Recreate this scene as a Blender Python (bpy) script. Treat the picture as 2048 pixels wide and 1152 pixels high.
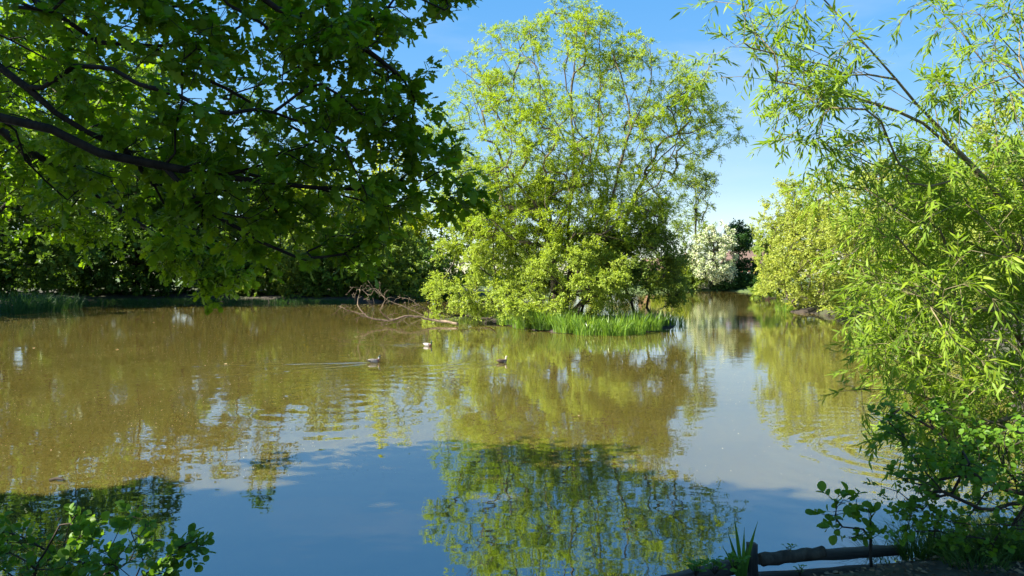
import bpy, math, random
import numpy as np
from mathutils import Vector, Matrix

for o in list(bpy.data.objects):
    bpy.data.objects.remove(o)
R = math.radians
SC = bpy.context.scene
COL = SC.collection

# ------------------------------------------------------------------ camera
EYE = 2.5                    # metres above the water
F = 1490.0                   # focal length in photo pixels (2048 wide)
PITCH = R(1.08)
cam_d = bpy.data.cameras.new('camera')
cam_d.sensor_width = 36.0
cam_d.lens = 36.0 * F / 2048.0
cam_d.clip_end = 5000
cam_d.clip_start = 0.05
cam = bpy.data.objects.new('camera', cam_d)
cam.location = (0, 0, EYE)
cam.rotation_euler = (R(90) - PITCH, 0, 0)
COL.objects.link(cam)
SC.camera = cam

# ------------------------------------------------------------------ sky, sun, exposure
SUN_AZ, SUN_EL = R(105), R(40)       # azimuth to the left of the view direction
S = Vector((-math.sin(SUN_AZ) * math.cos(SUN_EL), math.cos(SUN_AZ) * math.cos(SUN_EL), math.sin(SUN_EL)))
world = bpy.data.worlds.new('World')
SC.world = world
world.use_nodes = True
wn, wl = world.node_tree.nodes, world.node_tree.links
wn.clear()
w_out = wn.new('ShaderNodeOutputWorld')
w_bg = wn.new('ShaderNodeBackground')
w_sky = wn.new('ShaderNodeTexSky')
w_sky.sky_type = 'NISHITA'
w_sky.sun_disc = False
w_sky.sun_elevation = SUN_EL
w_sky.sun_rotation = -SUN_AZ
w_sky.altitude = 0
w_sky.air_density = 1.0
w_sky.dust_density = 0.0
w_sky.ozone_density = 3.5
w_bg.inputs['Strength'].default_value = 0.075
# thin high cirrus wisps, laid over the whole sky
w_tc = wn.new('ShaderNodeTexCoord')
w_map = wn.new('ShaderNodeMapping')
w_map.inputs['Scale'].default_value = (1.3, 2.6, 5.5)
w_map.inputs['Rotation'].default_value = (0.3, 0.2, 0.5)
w_no = wn.new('ShaderNodeTexNoise')
w_no.inputs['Scale'].default_value = 1.6
w_no.inputs['Detail'].default_value = 6
w_no.inputs['Roughness'].default_value = 0.55
w_rmp = wn.new('ShaderNodeMapRange')
w_rmp.inputs['From Min'].default_value = 0.5
w_rmp.inputs['From Max'].default_value = 0.8
w_rmp.inputs['To Max'].default_value = 0.30
w_mix = wn.new('ShaderNodeMix')
w_mix.data_type = 'RGBA'
w_mix.inputs['B'].default_value = (3.5, 3.75, 4.1, 1)
wl.new(w_tc.outputs['Generated'], w_map.inputs['Vector'])
wl.new(w_map.outputs['Vector'], w_no.inputs['Vector'])
wl.new(w_no.outputs['Fac'], w_rmp.inputs['Value'])
wl.new(w_rmp.outputs['Result'], w_mix.inputs['Factor'])
w_ga = wn.new('ShaderNodeGamma')          # softer step from zenith to horizon, as the phone records it
w_ga.inputs['Gamma'].default_value = 0.34
w_hs = wn.new('ShaderNodeHueSaturation')
w_hs.inputs['Saturation'].default_value = 2.6
w_hs.inputs['Value'].default_value = 2.05
w_hs.inputs['Hue'].default_value = 0.509
wl.new(w_sky.outputs['Color'], w_ga.inputs['Color'])
wl.new(w_ga.outputs['Color'], w_hs.inputs['Color'])
wl.new(w_hs.outputs['Color'], w_mix.inputs['A'])
wl.new(w_mix.outputs['Result'], w_bg.inputs['Color'])
wl.new(w_bg.outputs['Background'], w_out.inputs['Surface'])

sun_d = bpy.data.lights.new('sun', 'SUN')
sun_d.energy = 5.0
sun_d.angle = R(0.53)
sun_d.color = (1.0, 0.95, 0.84)
sun = bpy.data.objects.new('sun', sun_d)
sun.location = S * 60
sun.rotation_euler = (-S).to_track_quat('-Z', 'Y').to_euler()
COL.objects.link(sun)

SC.view_settings.view_transform = 'Standard'
SC.view_settings.look = 'None'
SC.view_settings.gamma = 1.0
SC.view_settings.use_curve_mapping = False
SC.view_settings.exposure = 1.98
SC.cycles.max_bounces = 8
SC.cycles.diffuse_bounces = 3
SC.cycles.transmission_bounces = 4

# ------------------------------------------------------------------ pixel helpers (photo pixels, 2048 x 1152)
def ray(px, py):
    u = (px - 1024) / F
    v = -(py - 576) / F
    return np.array([u, math.cos(PITCH) + v * math.sin(PITCH), -math.sin(PITCH) + v * math.cos(PITCH)])

def P(px, py, D):
    """point on the pixel's ray at world depth Y = D"""
    d = ray(px, py)
    return np.array([0, 0, EYE]) + d * (D / d[1])

def W(px, py, z=0.0):
    """point where the pixel's ray meets height z"""
    d = ray(px, py)
    return np.array([0, 0, EYE]) + d * ((z - EYE) / d[2])

def project(p):
    p = np.asarray(p, float).reshape(-1, 3) - np.array([0, 0, EYE])
    c, s = math.cos(PITCH), math.sin(PITCH)
    dep = p[:, 1] * c - p[:, 2] * s
    up = p[:, 1] * s + p[:, 2] * c
    return np.stack([1024 + F * p[:, 0] / dep, 576 - F * up / dep, dep], 1)

# ------------------------------------------------------------------ object helpers
def tag(o, label=None, cat=None, group=None, kind=None):
    if label: o['label'] = label
    if cat: o['category'] = cat
    if group: o['group'] = group
    if kind: o['kind'] = kind
    return o

def thing(name, base, label, cat, group=None):
    o = bpy.data.objects.new(name, None)
    o.empty_display_size = 0.2
    o.location = tuple(float(v) for v in base)
    COL.objects.link(o)
    return tag(o, label, cat, group)

def mesh_np(name, V, loops, totals, tint=None, smooth=True):
    V = np.asarray(V, np.float32).reshape(-1, 3)
    loops = np.asarray(loops, np.int32).ravel()
    totals = np.asarray(totals, np.int32).ravel()
    me = bpy.data.meshes.new(name)
    me.vertices.add(len(V))
    me.vertices.foreach_set('co', V.ravel())
    me.loops.add(len(loops))
    me.loops.foreach_set('vertex_index', loops)
    me.polygons.add(len(totals))
    starts = np.concatenate([[0], np.cumsum(totals)[:-1]]).astype(np.int32)
    me.polygons.foreach_set('loop_start', starts)
    me.polygons.foreach_set('loop_total', totals)
    if smooth:
        me.polygons.foreach_set('use_smooth', np.ones(len(totals), bool))
    if tint is not None:
        a = me.attributes.new('tint', 'FLOAT', 'POINT')
        a.data.foreach_set('value', np.asarray(tint, np.float32))
    me.update(calc_edges=True)
    return me

def link(name, me, m, parent=None):
    o = bpy.data.objects.new(name, me)
    if m is not None and len(me.materials) == 0:
        me.materials.append(m)
    COL.objects.link(o)
    if parent is not None:
        o.parent = parent
    return o

def base_of(parent):
    return np.array(parent.location) if parent is not None else np.zeros(3)

# ------------------------------------------------------------------ materials
MATS = {}
def new_mat(name):
    m = bpy.data.materials.new(name)
    m.use_nodes = True
    MATS[name] = m
    n, l = m.node_tree.nodes, m.node_tree.links
    return m, n, l, n['Principled BSDF'], n['Material Output']

def noise(n, l, scale, detail=4, rough=0.55, vec=None, dist=0.0):
    t = n.new('ShaderNodeTexNoise')
    t.inputs['Scale'].default_value = scale
    t.inputs['Detail'].default_value = detail
    t.inputs['Roughness'].default_value = rough
    t.inputs['Distortion'].default_value = dist
    if vec is not None:
        l.new(vec, t.inputs['Vector'])
    return t

def ramp(n, l, src, stops):
    r = n.new('ShaderNodeValToRGB')
    while len(r.color_ramp.elements) < len(stops):
        r.color_ramp.elements.new(0.5)
    for e, (p, c) in zip(r.color_ramp.elements, stops):
        e.position = p
        e.color = (c[0], c[1], c[2], 1)
    l.new(src, r.inputs['Fac'])
    return r

def bump(n, l, h, strength, dist, bsdf):
    b = n.new('ShaderNodeBump')
    b.inputs['Strength'].default_value = strength
    b.inputs['Distance'].default_value = dist
    l.new(h, b.inputs['Height'])
    l.new(b.outputs['Normal'], bsdf.inputs['Normal'])
    return b

def leaf_mat(name, dark, light, trans=0.42, rough=0.5, spec=0.2, warm=1.02):
    m, n, l, b, out = new_mat(name)
    at = n.new('ShaderNodeAttribute')
    at.attribute_name = 'tint'
    r = ramp(n, l, at.outputs['Fac'], [(0.0, dark), (0.75, light), (1.0, tuple(min(1, c * k) for c, k in zip(light, (1.35, 1.12, 0.9))))])
    l.new(r.outputs['Color'], b.inputs['Base Color'])
    b.inputs['Roughness'].default_value = rough
    b.inputs['Specular IOR Level'].default_value = spec
    tr = n.new('ShaderNodeBsdfTranslucent')
    mul = n.new('ShaderNodeMix'); mul.data_type = 'RGBA'; mul.blend_type = 'MULTIPLY'
    mul.inputs['Factor'].default_value = 1.0
    mul.inputs['B'].default_value = (1.5 * warm, 1.55, 0.55, 1)
    l.new(r.outputs['Color'], mul.inputs['A'])
    l.new(mul.outputs['Result'], tr.inputs['Color'])
    mx = n.new('ShaderNodeMixShader')
    mx.inputs['Fac'].default_value = trans
    l.new(b.outputs['BSDF'], mx.inputs[1])
    l.new(tr.outputs['BSDF'], mx.inputs[2])
    l.new(mx.outputs['Shader'], out.inputs['Surface'])
    return m

def bark_mat(name, c1, c2, scale=14):
    m, n, l, b, out = new_mat(name)
    tc = n.new('ShaderNodeTexCoord')
    mp = n.new('ShaderNodeMapping'); mp.inputs['Scale'].default_value = (1, 1, 0.35)
    l.new(tc.outputs['Object'], mp.inputs['Vector'])
    t = noise(n, l, scale, 6, 0.65, mp.outputs['Vector'])
    r = ramp(n, l, t.outputs['Fac'], [(0.3, c1), (0.7, c2)])
    l.new(r.outputs['Color'], b.inputs['Base Color'])
    b.inputs['Roughness'].default_value = 0.9
    b.inputs['Specular IOR Level'].default_value = 0.15
    bump(n, l, t.outputs['Fac'], 0.7, 0.02, b)
    return m

M_BARK_OAK = bark_mat('oak_bark', (0.012, 0.010, 0.008), (0.036, 0.030, 0.022))
M_BARK_WIL = bark_mat('willow_bark', (0.055, 0.045, 0.030), (0.16, 0.13, 0.085))
M_BARK_YNG = bark_mat('young_willow_bark', (0.10, 0.085, 0.045), (0.24, 0.20, 0.11), 22)
M_BARK_DRK = bark_mat('dark_bark', (0.020, 0.016, 0.012), (0.06, 0.048, 0.035))
M_DEAD = bark_mat('dead_wood', (0.075, 0.055, 0.036), (0.22, 0.165, 0.115), 9)

L_OAK = leaf_mat('oak_leaf', (0.042, 0.105, 0.005), (0.125, 0.210, 0.008), 0.52)
L_OAK2 = leaf_mat('oak_leaf_far', (0.035, 0.085, 0.010), (0.085, 0.155, 0.015), 0.5)
L_WIL = leaf_mat('island_willow_leaf', (0.125, 0.205, 0.020), (0.265, 0.345, 0.025), 0.42)
L_WILN = leaf_mat('near_willow_leaf', (0.070, 0.145, 0.018), (0.195, 0.285, 0.022), 0.45)
L_SAL = leaf_mat('sallow_leaf', (0.165, 0.215, 0.042), (0.30, 0.34, 0.06), 0.4)
L_BUSH = leaf_mat('dogwood_leaf', (0.13, 0.195, 0.034), (0.28, 0.345, 0.045), 0.4)
L_BUSHD = leaf_mat('dark_shrub_leaf', (0.055, 0.105, 0.018), (0.15, 0.205, 0.03), 0.38)
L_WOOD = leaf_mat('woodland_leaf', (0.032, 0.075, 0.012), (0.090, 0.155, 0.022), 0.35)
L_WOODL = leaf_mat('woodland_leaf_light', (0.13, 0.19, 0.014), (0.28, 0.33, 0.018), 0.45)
L_ALD = leaf_mat('alder_leaf', (0.04, 0.105, 0.012), (0.115, 0.22, 0.018), 0.4, 0.45, 0.22)
L_HAW = leaf_mat('hawthorn_blossom', (0.38, 0.40, 0.26), (0.60, 0.60, 0.47), 0.3, 0.7, 0.1, 0.75)
L_HAWG = leaf_mat('hawthorn_leaf', (0.05, 0.085, 0.02), (0.11, 0.14, 0.03), 0.35)
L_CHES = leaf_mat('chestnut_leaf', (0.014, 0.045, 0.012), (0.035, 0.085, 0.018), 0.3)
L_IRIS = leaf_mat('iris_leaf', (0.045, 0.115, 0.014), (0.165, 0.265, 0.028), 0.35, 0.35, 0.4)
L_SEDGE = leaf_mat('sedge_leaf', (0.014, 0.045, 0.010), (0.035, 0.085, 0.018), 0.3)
L_GRASS = leaf_mat('grass_leaf', (0.030, 0.070, 0.015), (0.080, 0.140, 0.030), 0.3)
L_GRASSI = leaf_mat('island_grass_leaf', (0.07, 0.115, 0.02), (0.17, 0.22, 0.04), 0.35)
L_LITTER = leaf_mat('dead_leaf', (0.06, 0.038, 0.024), (0.26, 0.18, 0.115), 0.1, 0.8, 0.1)

# ------------------------------------------------------------------ leaf templates: x along, y across, z up; unit length
def half_template(ts, ws, curl=0.12, fold=0.10):
    """leaf blade with a midrib: rows of (left edge, rib, right edge)"""
    V, loops, tot = [], [], []
    V.append((0, 0, 0))
    rows = []
    for t, w in zip(ts, ws):
        z = -curl * t * t
        i = len(V)
        V += [(t, w, z + fold * w / 0.3), (t, 0, z), (t, -w, z + fold * w / 0.3)]
        rows.append((i, i + 1, i + 2))
    V.append((1, 0, -curl))
    tip = len(V) - 1
    a = rows[0]
    loops += [0, a[1], a[0], 0, a[2], a[1]]; tot += [3, 3]
    for a, b in zip(rows, rows[1:]):
        loops += [a[0], a[1], b[1], b[0], a[1], a[2], b[2], b[1]]; tot += [4, 4]
    a = rows[-1]
    loops += [a[0], a[1], tip, a[1], a[2], tip]; tot += [3, 3]
    return np.array(V, float), np.array(loops), np.array(tot)

T_OAK = half_template([0.28, 0.40, 0.56, 0.66, 0.86], [0.23, 0.12, 0.35, 0.19, 0.25], 0.18, 0.06)
T_LANCE = half_template([0.25, 0.6], [0.085, 0.075], 0.22, 0.03)
T_ROUND = half_template([0.12, 0.38, 0.68, 0.92], [0.18, 0.38, 0.40, 0.22], 0.10, 0.08)
T_DIAM = (np.array([(0, 0, 0), (0.45, 0.14, 0.04), (1, 0, -0.08), (0.45, -0.14, 0.04)], float),
          np.array([0, 2, 1, 0, 3, 2]), np.array([3, 3]))
T_WIDE = (np.array([(0, 0, 0), (0.5, 0.36, 0.06), (1, 0, -0.08), (0.5, -0.36, 0.06)], float),
          np.array([0, 2, 1, 0, 3, 2]), np.array([3, 3]))

def norm(v):
    return v / np.maximum(np.linalg.norm(v, axis=-1, keepdims=True), 1e-9)

def leaf_frames(d, n):
    d = norm(d)
    n = norm(n - d * (n * d).sum(-1, keepdims=True))
    return d, np.cross(n, d), n

def leaves_mesh(name, pos, d, nrm, size, templ, tint):
    TV, TL, TT = templ
    d, b, n = leaf_frames(d, nrm)
    K = len(TV)
    M = len(pos)
    V = pos[:, None, :] + size[:, None, None] * (TV[None, :, 0, None] * d[:, None, :] + TV[None, :, 1, None] * b[:, None, :] + TV[None, :, 2, None] * n[:, None, :])
    loops = (TL[None, :] + (np.arange(M) * K)[:, None]).ravel()
    tot = np.tile(TT, M)
    return mesh_np(name, V, loops, tot, np.repeat(tint, K), smooth=False)

# ------------------------------------------------------------------ tree growing
def in_poly(pts, poly):
    x, y = pts[:, 0], pts[:, 1]
    poly = np.asarray(poly, float)
    inside = np.zeros(len(pts), bool)
    j = len(poly) - 1
    for i in range(len(poly)):
        xi, yi = poly[i]; xj, yj = poly[j]
        c = ((yi > y) != (yj > y)) & (x < (xj - xi) * (y - yi) / (yj - yi + 1e-12) + xi)
        inside ^= c
        j = i
    return inside

def edge_dist(pts, poly):
    poly = np.asarray(poly, float)
    best = np.full(len(pts), 1e9)
    for i in range(len(poly)):
        a, b = poly[i], poly[(i + 1) % len(poly)]
        ab = b - a
        t = np.clip(((pts - a) @ ab) / max(ab @ ab, 1e-9), 0, 1)
        best = np.minimum(best, np.linalg.norm(pts - a - t[:, None] * ab, axis=1))
    return best

def sample_poly(poly, n, rng, holes=()):
    poly = np.asarray(poly, float)
    lo, hi = poly.min(0), poly.max(0)
    out = np.zeros((0, 2))
    while len(out) < n:
        q = lo + rng.random((n * 3, 2)) * (hi - lo)
        k = in_poly(q, poly)
        for h in holes:
            k &= ~in_poly(q, h)
        out = np.concatenate([out, q[k]])
    return out[:n]

def crown_targets(poly, Dc, hd, n, rng, holes=(), clumps=0, cr=0.6, shell=0.0):
    """3-D twig ends: outline from the photo at depth Dc, thickness hd that closes towards the outline"""
    poly = np.asarray(poly, float)
    def lift(q):
        ed = edge_dist(q, poly)
        w = np.sqrt(np.clip(ed / max(ed.max() * 0.8, 1e-6), 0.02, 1))
        u = rng.random(len(q)) * 2 - 1
        if shell > 0:
            u = np.sign(u) * np.abs(u) ** (1 - shell)
        D = Dc + u * hd * w
        return np.array([P(a, b, c) for (a, b), c in zip(q, D)])
    if clumps:
        c = lift(sample_poly(poly, clumps, rng, holes))
        idx = rng.integers(0, clumps, n)
        return c[idx] + rng.normal(0, cr * 0.55, (n, 3)) * np.array([1, 1, 0.8])
    return lift(sample_poly(poly, n, rng, holes))

def blob_targets(blobs, n, rng):
    """twig ends in world-space ellipsoids [(centre, radii, weight)]"""
    w = np.array([b[2] for b in blobs], float); w /= w.sum()
    out = []
    for (c, r, _), k in zip(blobs, rng.multinomial(n, w)):
        v = norm(rng.normal(size=(k, 3))) * (rng.random((k, 1)) ** 0.45)
        out.append(np.array(c) + v * np.array(r))
    return np.concatenate(out)

def resample(pts, step, rng, jit):
    pts = np.asarray(pts, float)
    out = []
    n = len(pts)
    for i in range(n - 1):
        p0, p1, p2, p3 = pts[max(i - 1, 0)], pts[i], pts[i + 1], pts[min(i + 2, n - 1)]
        k = max(1, int(np.linalg.norm(p2 - p1) / step))
        for j in range(k):
            t = j / k
            q = 0.5 * (2 * p1 + (p2 - p0) * t + (2 * p0 - 5 * p1 + 4 * p2 - p3) * t * t + (3 * p1 - p0 - 3 * p2 + p3) * t ** 3)
            out.append(q + (rng.normal(0, jit, 3) if (i + j) > 0 else 0))
    out.append(pts[-1])
    return np.array(out)

class Skel:
    def __init__(self, cap=40000):
        self.p = np.zeros((cap, 3)); self.d = np.zeros((cap, 3)); self.par = np.full(cap, -1); self.n = 0
        self.bonus = np.zeros(cap)
    def add(self, p, par, bonus=0.0):
        i = self.n
        self.p[i] = p; self.par[i] = par
        if par >= 0:
            v = p - self.p[par]
            self.d[i] = v / max(np.linalg.norm(v), 1e-9)
        else:
            self.d[i] = (0, 0, 1)
        self.bonus[i] = bonus
        self.n += 1
        return i
    def stem(self, pts, step, rng, jit, bonus=0.0):
        q = resample(pts, step, rng, jit)
        if self.n == 0:
            i = self.add(q[0], -1, bonus)
        else:
            i = int(np.argmin(np.linalg.norm(self.p[:self.n] - q[0], axis=1)))
        for v in q[1:]:
            i = self.add(v, i, bonus)
    def reach(self, t, step, rng, jit, back=0.25, minang=-0.1):
        n = self.n
        v = t - self.p[:n]
        dist = np.linalg.norm(v, axis=1)
        ca = (v * self.d[:n]).sum(1) / np.maximum(dist, 1e-6)
        cost = dist * (1 + 0.55 * (1 - ca)) + self.bonus[:n]
        cost[0] += 1e3 if n > 3 else 0
        i = int(np.argmin(cost))
        L = dist[i]
        k = max(2, int(L / step))
        ctrl = self.p[i] + self.d[i] * L * 0.38 + np.array([0, 0, 0.06 * L])
        a = self.p[i].copy()
        path = []
        for j in range(1, k + 1):
            s = j / k
            q = a * (1 - s) ** 2 + ctrl * 2 * s * (1 - s) + t * s * s
            if j < k:
                q = q + rng.normal(0, jit, 3)
            i = self.add(q, i)
            path.append(i)
        return path

def skel_radii(sk, r0, ex, taper_stems=True):
    n = sk.n
    acc = np.zeros(n)
    nch = np.zeros(n, int)
    for i in range(1, n):
        if sk.par[i] >= 0:
            nch[sk.par[i]] += 1
    acc[nch == 0] = 1
    for i in range(n - 1, 0, -1):
        acc[sk.par[i]] += acc[i] + 0.02
    return r0 * np.maximum(acc, 1) ** (1 / ex), acc

def tube_mesh(name, chains, base, tint=None):
    """chains: list of (points, radii, sides)"""
    VV, LL, TT = [], [], []
    off = 0
    for pts, rad, ns in chains:
        n = len(pts)
        if n < 2: continue
        tan = np.empty_like(pts)
        tan[1:-1] = pts[2:] - pts[:-2]; tan[0] = pts[1] - pts[0]; tan[-1] = pts[-1] - pts[-2]
        tan = norm(tan)
        ref = np.array([0.31, 0.87, 0.38]) if abs(tan[0, 2]) > 0.6 else np.array([0.1, 0.2, 0.97])
        b = norm(np.cross(tan, ref)); c = np.cross(tan, b)
        a = np.arange(ns) * 2 * math.pi / ns
        ring = np.cos(a)[None, :, None] * b[:, None, :] + np.sin(a)[None, :, None] * c[:, None, :]
        V = pts[:, None, :] + rad[:, None, None] * ring
        VV.append((V - base).reshape(-1, 3))
        i = np.arange(n - 1)[:, None] * ns
        j = np.arange(ns)[None, :]; j2 = (j + 1) % ns
        q = np.stack([i + j, i + j2, i + ns + j2, i + ns + j], -1).reshape(-1, 4) + off
        LL.append(q.ravel()); TT.append(np.full(len(q), 4))
        cap = np.arange(ns) + off + (n - 1) * ns
        LL.append(cap); TT.append([ns])
        LL.append((np.arange(ns)[::-1]) + off); TT.append([ns])
        off += n * ns
    return mesh_np(name, np.concatenate(VV), np.concatenate(LL), np.concatenate([np.asarray(t) for t in TT]))

def skel_chains(sk, rad, acc, rmin_sides=0.02):
    n = sk.n
    ch = [[] for _ in range(n)]
    for i in range(1, n):
        if sk.par[i] >= 0:
            ch[sk.par[i]].append(i)
    chains = []
    stack = [(0, -1)]
    while stack:
        i, pr = stack.pop()
        seq = [i] if pr < 0 else [pr, i]
        while ch[i]:
            c = sorted(ch[i], key=lambda k: -acc[k])
            for o in c[1:]:
                stack.append((o, i))
            i = c[0]
            seq.append(i)
        pts = sk.p[seq]
        r = rad[seq].copy()
        if pr >= 0:
            r[0] = min(r[0], r[1] * 1.25)
        ns = 8 if r[0] > 0.05 else (6 if r[0] > rmin_sides else (4 if r[0] > 0.006 else 3))
        chains.append((pts, r, ns))
    return chains

UP = np.array([0, 0, 1.0])

def grow_shoots(org, outw, per, length, spread, droop, rise, rng):
    """short leafy shoots: origins, unit directions, lengths"""
    o = np.repeat(org, per, 0)
    d = np.repeat(outw, per, 0)
    d = norm(d + rng.normal(0, spread, d.shape) + UP * rise)
    L = length * rng.uniform(0.55, 1.25, len(o))
    return o, d, L

def shoot_points(o, d, L, droop, ts):
    return o[:, None, :] + d[:, None, :] * (L[:, None] * ts[None, :])[..., None] - UP * (droop * L[:, None] * ts[None, :] ** 2)[..., None]

def shoot_leaves(o, d, L, nl, droop, ang, sag, rng, flat=0.5, nz=0.7):
    M = len(o)
    t = (np.arange(nl) + 0.5) / nl
    t = np.clip(t[None, :] * 0.9 + 0.12 + rng.normal(0, 0.05, (M, nl)), 0.03, 1.02)
    pos = o[:, None, :] + d[:, None, :] * (L[:, None] * t)[..., None]
    pos[..., 2] -= droop * L[:, None] * t ** 2
    ref = np.where(np.abs(d[:, 2:3]) > 0.9, np.array([[1.0, 0, 0]]), np.array([[0, 0, 1.0]]))
    b = norm(np.cross(d, ref)); c = np.cross(d, b)
    phi = rng.random((M, 1)) * 6.28 + np.arange(nl)[None, :] * 2.4 + rng.normal(0, 0.3, (M, nl))
    side = np.cos(phi)[..., None] * b[:, None, :] + np.sin(phi)[..., None] * c[:, None, :] * flat
    a = ang + rng.normal(0, 0.25, (M, nl))
    ld = d[:, None, :] * np.cos(a)[..., None] + side * np.sin(a)[..., None]
    ld[..., 2] -= sag * rng.uniform(0.3, 1.3, (M, nl))
    nr = UP * nz + np.array(S) * 0.45 + rng.normal(0, 0.5, (M, nl, 3))   # blades turn to the light
    return pos.reshape(-1, 3), norm(ld.reshape(-1, 3)), nr.reshape(-1, 3)

def plant(name, label, cat, stems, targets, leafm, barkm, seed, group=None,
          r0=0.008, ex=2.3, step=0.45, jit=0.03, templ=T_DIAM, size=0.09, shoots=4, slen=0.4, spread=0.6, droop=0.25,
          rise=0.15, nl=8, ang=0.8, sag=0.2, along=0.6, flat=0.7, nz=0.7, shoot_stems=False, parts=0, part_box=None,
          stem_bonus=0.0, shoot_r=0.0016, trunk_name='trunk', crown_name='crown', tint_shift=0.0, keep=None, blossom=None):
    rng = np.random.default_rng(seed)
    base = np.asarray(stems[0][0], float)
    root = thing(name, base, label, cat, group)
    sk = Skel()
    for s in stems:
        sk.stem(s, step, rng, jit * 0.7, stem_bonus)
    t = np.asarray(targets)
    order = np.argsort(np.linalg.norm(t - base, axis=1) + rng.normal(0, 0.3, len(t)))
    org, outw = [], []
    for k in order:
        path = sk.reach(t[k], step, rng, jit)
        m = max(1, int(len(path) * along))
        for i in path[-m:]:
            org.append(sk.p[i].copy()); outw.append(sk.d[i].copy())
    rad, acc = skel_radii(sk, r0, ex)
    chains = skel_chains(sk, rad, acc)
    org = np.array(org); outw = np.array(outw)
    o, d, L = grow_shoots(org, outw, shoots, slen, spread, droop, rise, rng)
    if shoot_stems:
        ts = np.array([0, 0.5, 1.0])
        sp = shoot_points(o, d, L, droop, ts)
        rr = np.array([1.0, 0.7, 0.3]) * shoot_r
        for q in sp:
            chains.append((q, rr, 3))
    link(trunk_name, tube_mesh(trunk_name, chains, base), barkm, root)
    pos, ld, nr = shoot_leaves(o, d, L, nl, droop, ang, sag, rng, flat, nz)
    sz = size * rng.uniform(0.6, 1.2, len(pos))
    # tint: random per leaf, with slow drift from branch to branch
    drift = np.repeat(rng.random(len(org)), shoots * nl)
    tint = np.clip(0.15 + 0.5 * rng.random(len(pos)) + 0.3 * drift + tint_shift, 0, 1)
    if keep is not None:
        k = keep(pos); pos, ld, nr, sz, tint = pos[k], ld[k], nr[k], sz[k], tint[k]
    if parts:
        q = project(pos)
        inside = (q[:, 0] > 5) & (q[:, 0] < 2043) & (q[:, 1] > 5) & (q[:, 1] < 1147) & (q[:, 2] > 0.5)
        if part_box is not None:
            inside &= in_poly(q[:, :2], part_box)
        score = np.where(inside, sz / np.maximum(q[:, 2], 0.1), -1)
        sel = np.argsort(-score)[:parts]
        sel = sel[score[sel] > 0]
        dd, bb, nn = leaf_frames(ld[sel], nr[sel])
        vm = []
        for k in range(5):
            me = mesh_np('leaf', templ[0] * np.array([1, 1 + 0.12 * (k - 2) / 2, 1 + 0.5 * (k - 2)]), templ[1], templ[2],
                         np.full(len(templ[0]), 0.2 + 0.17 * k), smooth=False)
            me.materials.append(leafm)
            vm.append(me)
        for j, i in enumerate(sel):
            lo = bpy.data.objects.new('leaf', vm[int(np.clip((tint[i] - 0.12) / 0.17, 0, 4))])
            mt = Matrix.Identity(4)
            for r_ in range(3):
                mt[r_][0] = dd[j][r_] * sz[i]; mt[r_][1] = bb[j][r_] * sz[i]; mt[r_][2] = nn[j][r_] * sz[i]
                mt[r_][3] = pos[i][r_] - base[r_]
            COL.objects.link(lo)
            lo.parent = root
            lo.matrix_local = mt
        k = np.ones(len(pos), bool); k[sel] = False
        pos, ld, nr, sz, tint = pos[k], ld[k], nr[k], sz[k], tint[k]
    if len(pos):
        c = link(crown_name, leaves_mesh(crown_name, pos - base, ld, nr, sz, templ, tint), leafm, root)
        if parts:
            c['kind'] = 'stuff'
    if blossom is not None:
        bm, frac, bs = blossom
        k = rng.random(len(pos)) < frac
        q = pos[k] + rng.normal(0, 0.08, (k.sum(), 3)) + UP * 0.05
        link('blossom', leaves_mesh('blossom', q - base, ld[k], UP + rng.normal(0, 0.7, q.shape), bs * rng.uniform(0.6, 1.2, len(q)), T_WIDE, rng.random(len(q))), bm, root)
    return root

def blades(name, centre, n, rad, h, width, lean, rng, m, parent=None, seg=4, world=False):
    """a tuft of tapering leaf blades"""
    a = rng.random(n) * 6.283
    r = rad * np.sqrt(rng.random(n))
    c = np.asarray(centre, float)
    root = c + np.stack([np.cos(a) * r, np.sin(a) * r, np.zeros(n)], 1)
    az = a + rng.normal(0, 0.7, n)
    hh = h * rng.uniform(0.4, 1.15, n)
    ln = lean * rng.uniform(0.2, 1.3, n)
    out = np.stack([np.cos(az), np.sin(az), np.zeros(n)], 1)
    fa = rng.random(n) * 3.14
    sd = np.stack([np.cos(fa), np.sin(fa), np.zeros(n)], 1)
    ts = np.linspace(0, 1, seg + 1)
    V = np.zeros((n, 2 * seg + 1, 3))
    for i, t in enumerate(ts):
        p = root + UP * (hh * (t - 0.35 * ln * t ** 2.2))[:, None] + out * (hh * ln * t ** 1.8)[:, None]
        w = width * (1 - 0.25 * t) * (1 if t < 0.75 else (1 - t) / 0.25 * 0.9 + 0.1)
        if i < seg:
            V[:, 2 * i] = p - sd * w / 2; V[:, 2 * i + 1] = p + sd * w / 2
        else:
            V[:, 2 * seg] = p
    L, T = [], []
    for i in range(seg - 1):
        L += [2 * i, 2 * i + 1, 2 * i + 3, 2 * i + 2]; T.append(4)
    L += [2 * seg - 2, 2 * seg - 1, 2 * seg]; T.append(3)
    K = 2 * seg + 1
    loops = (np.array(L)[None, :] + (np.arange(n) * K)[:, None]).ravel()
    tint = np.repeat(np.clip(rng.normal(0.5, 0.22, n), 0, 1), K)
    me = mesh_np(name, V - base_of(parent), loops, np.tile(T, n), tint, smooth=False)
    return link(name, me, m, parent)

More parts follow.
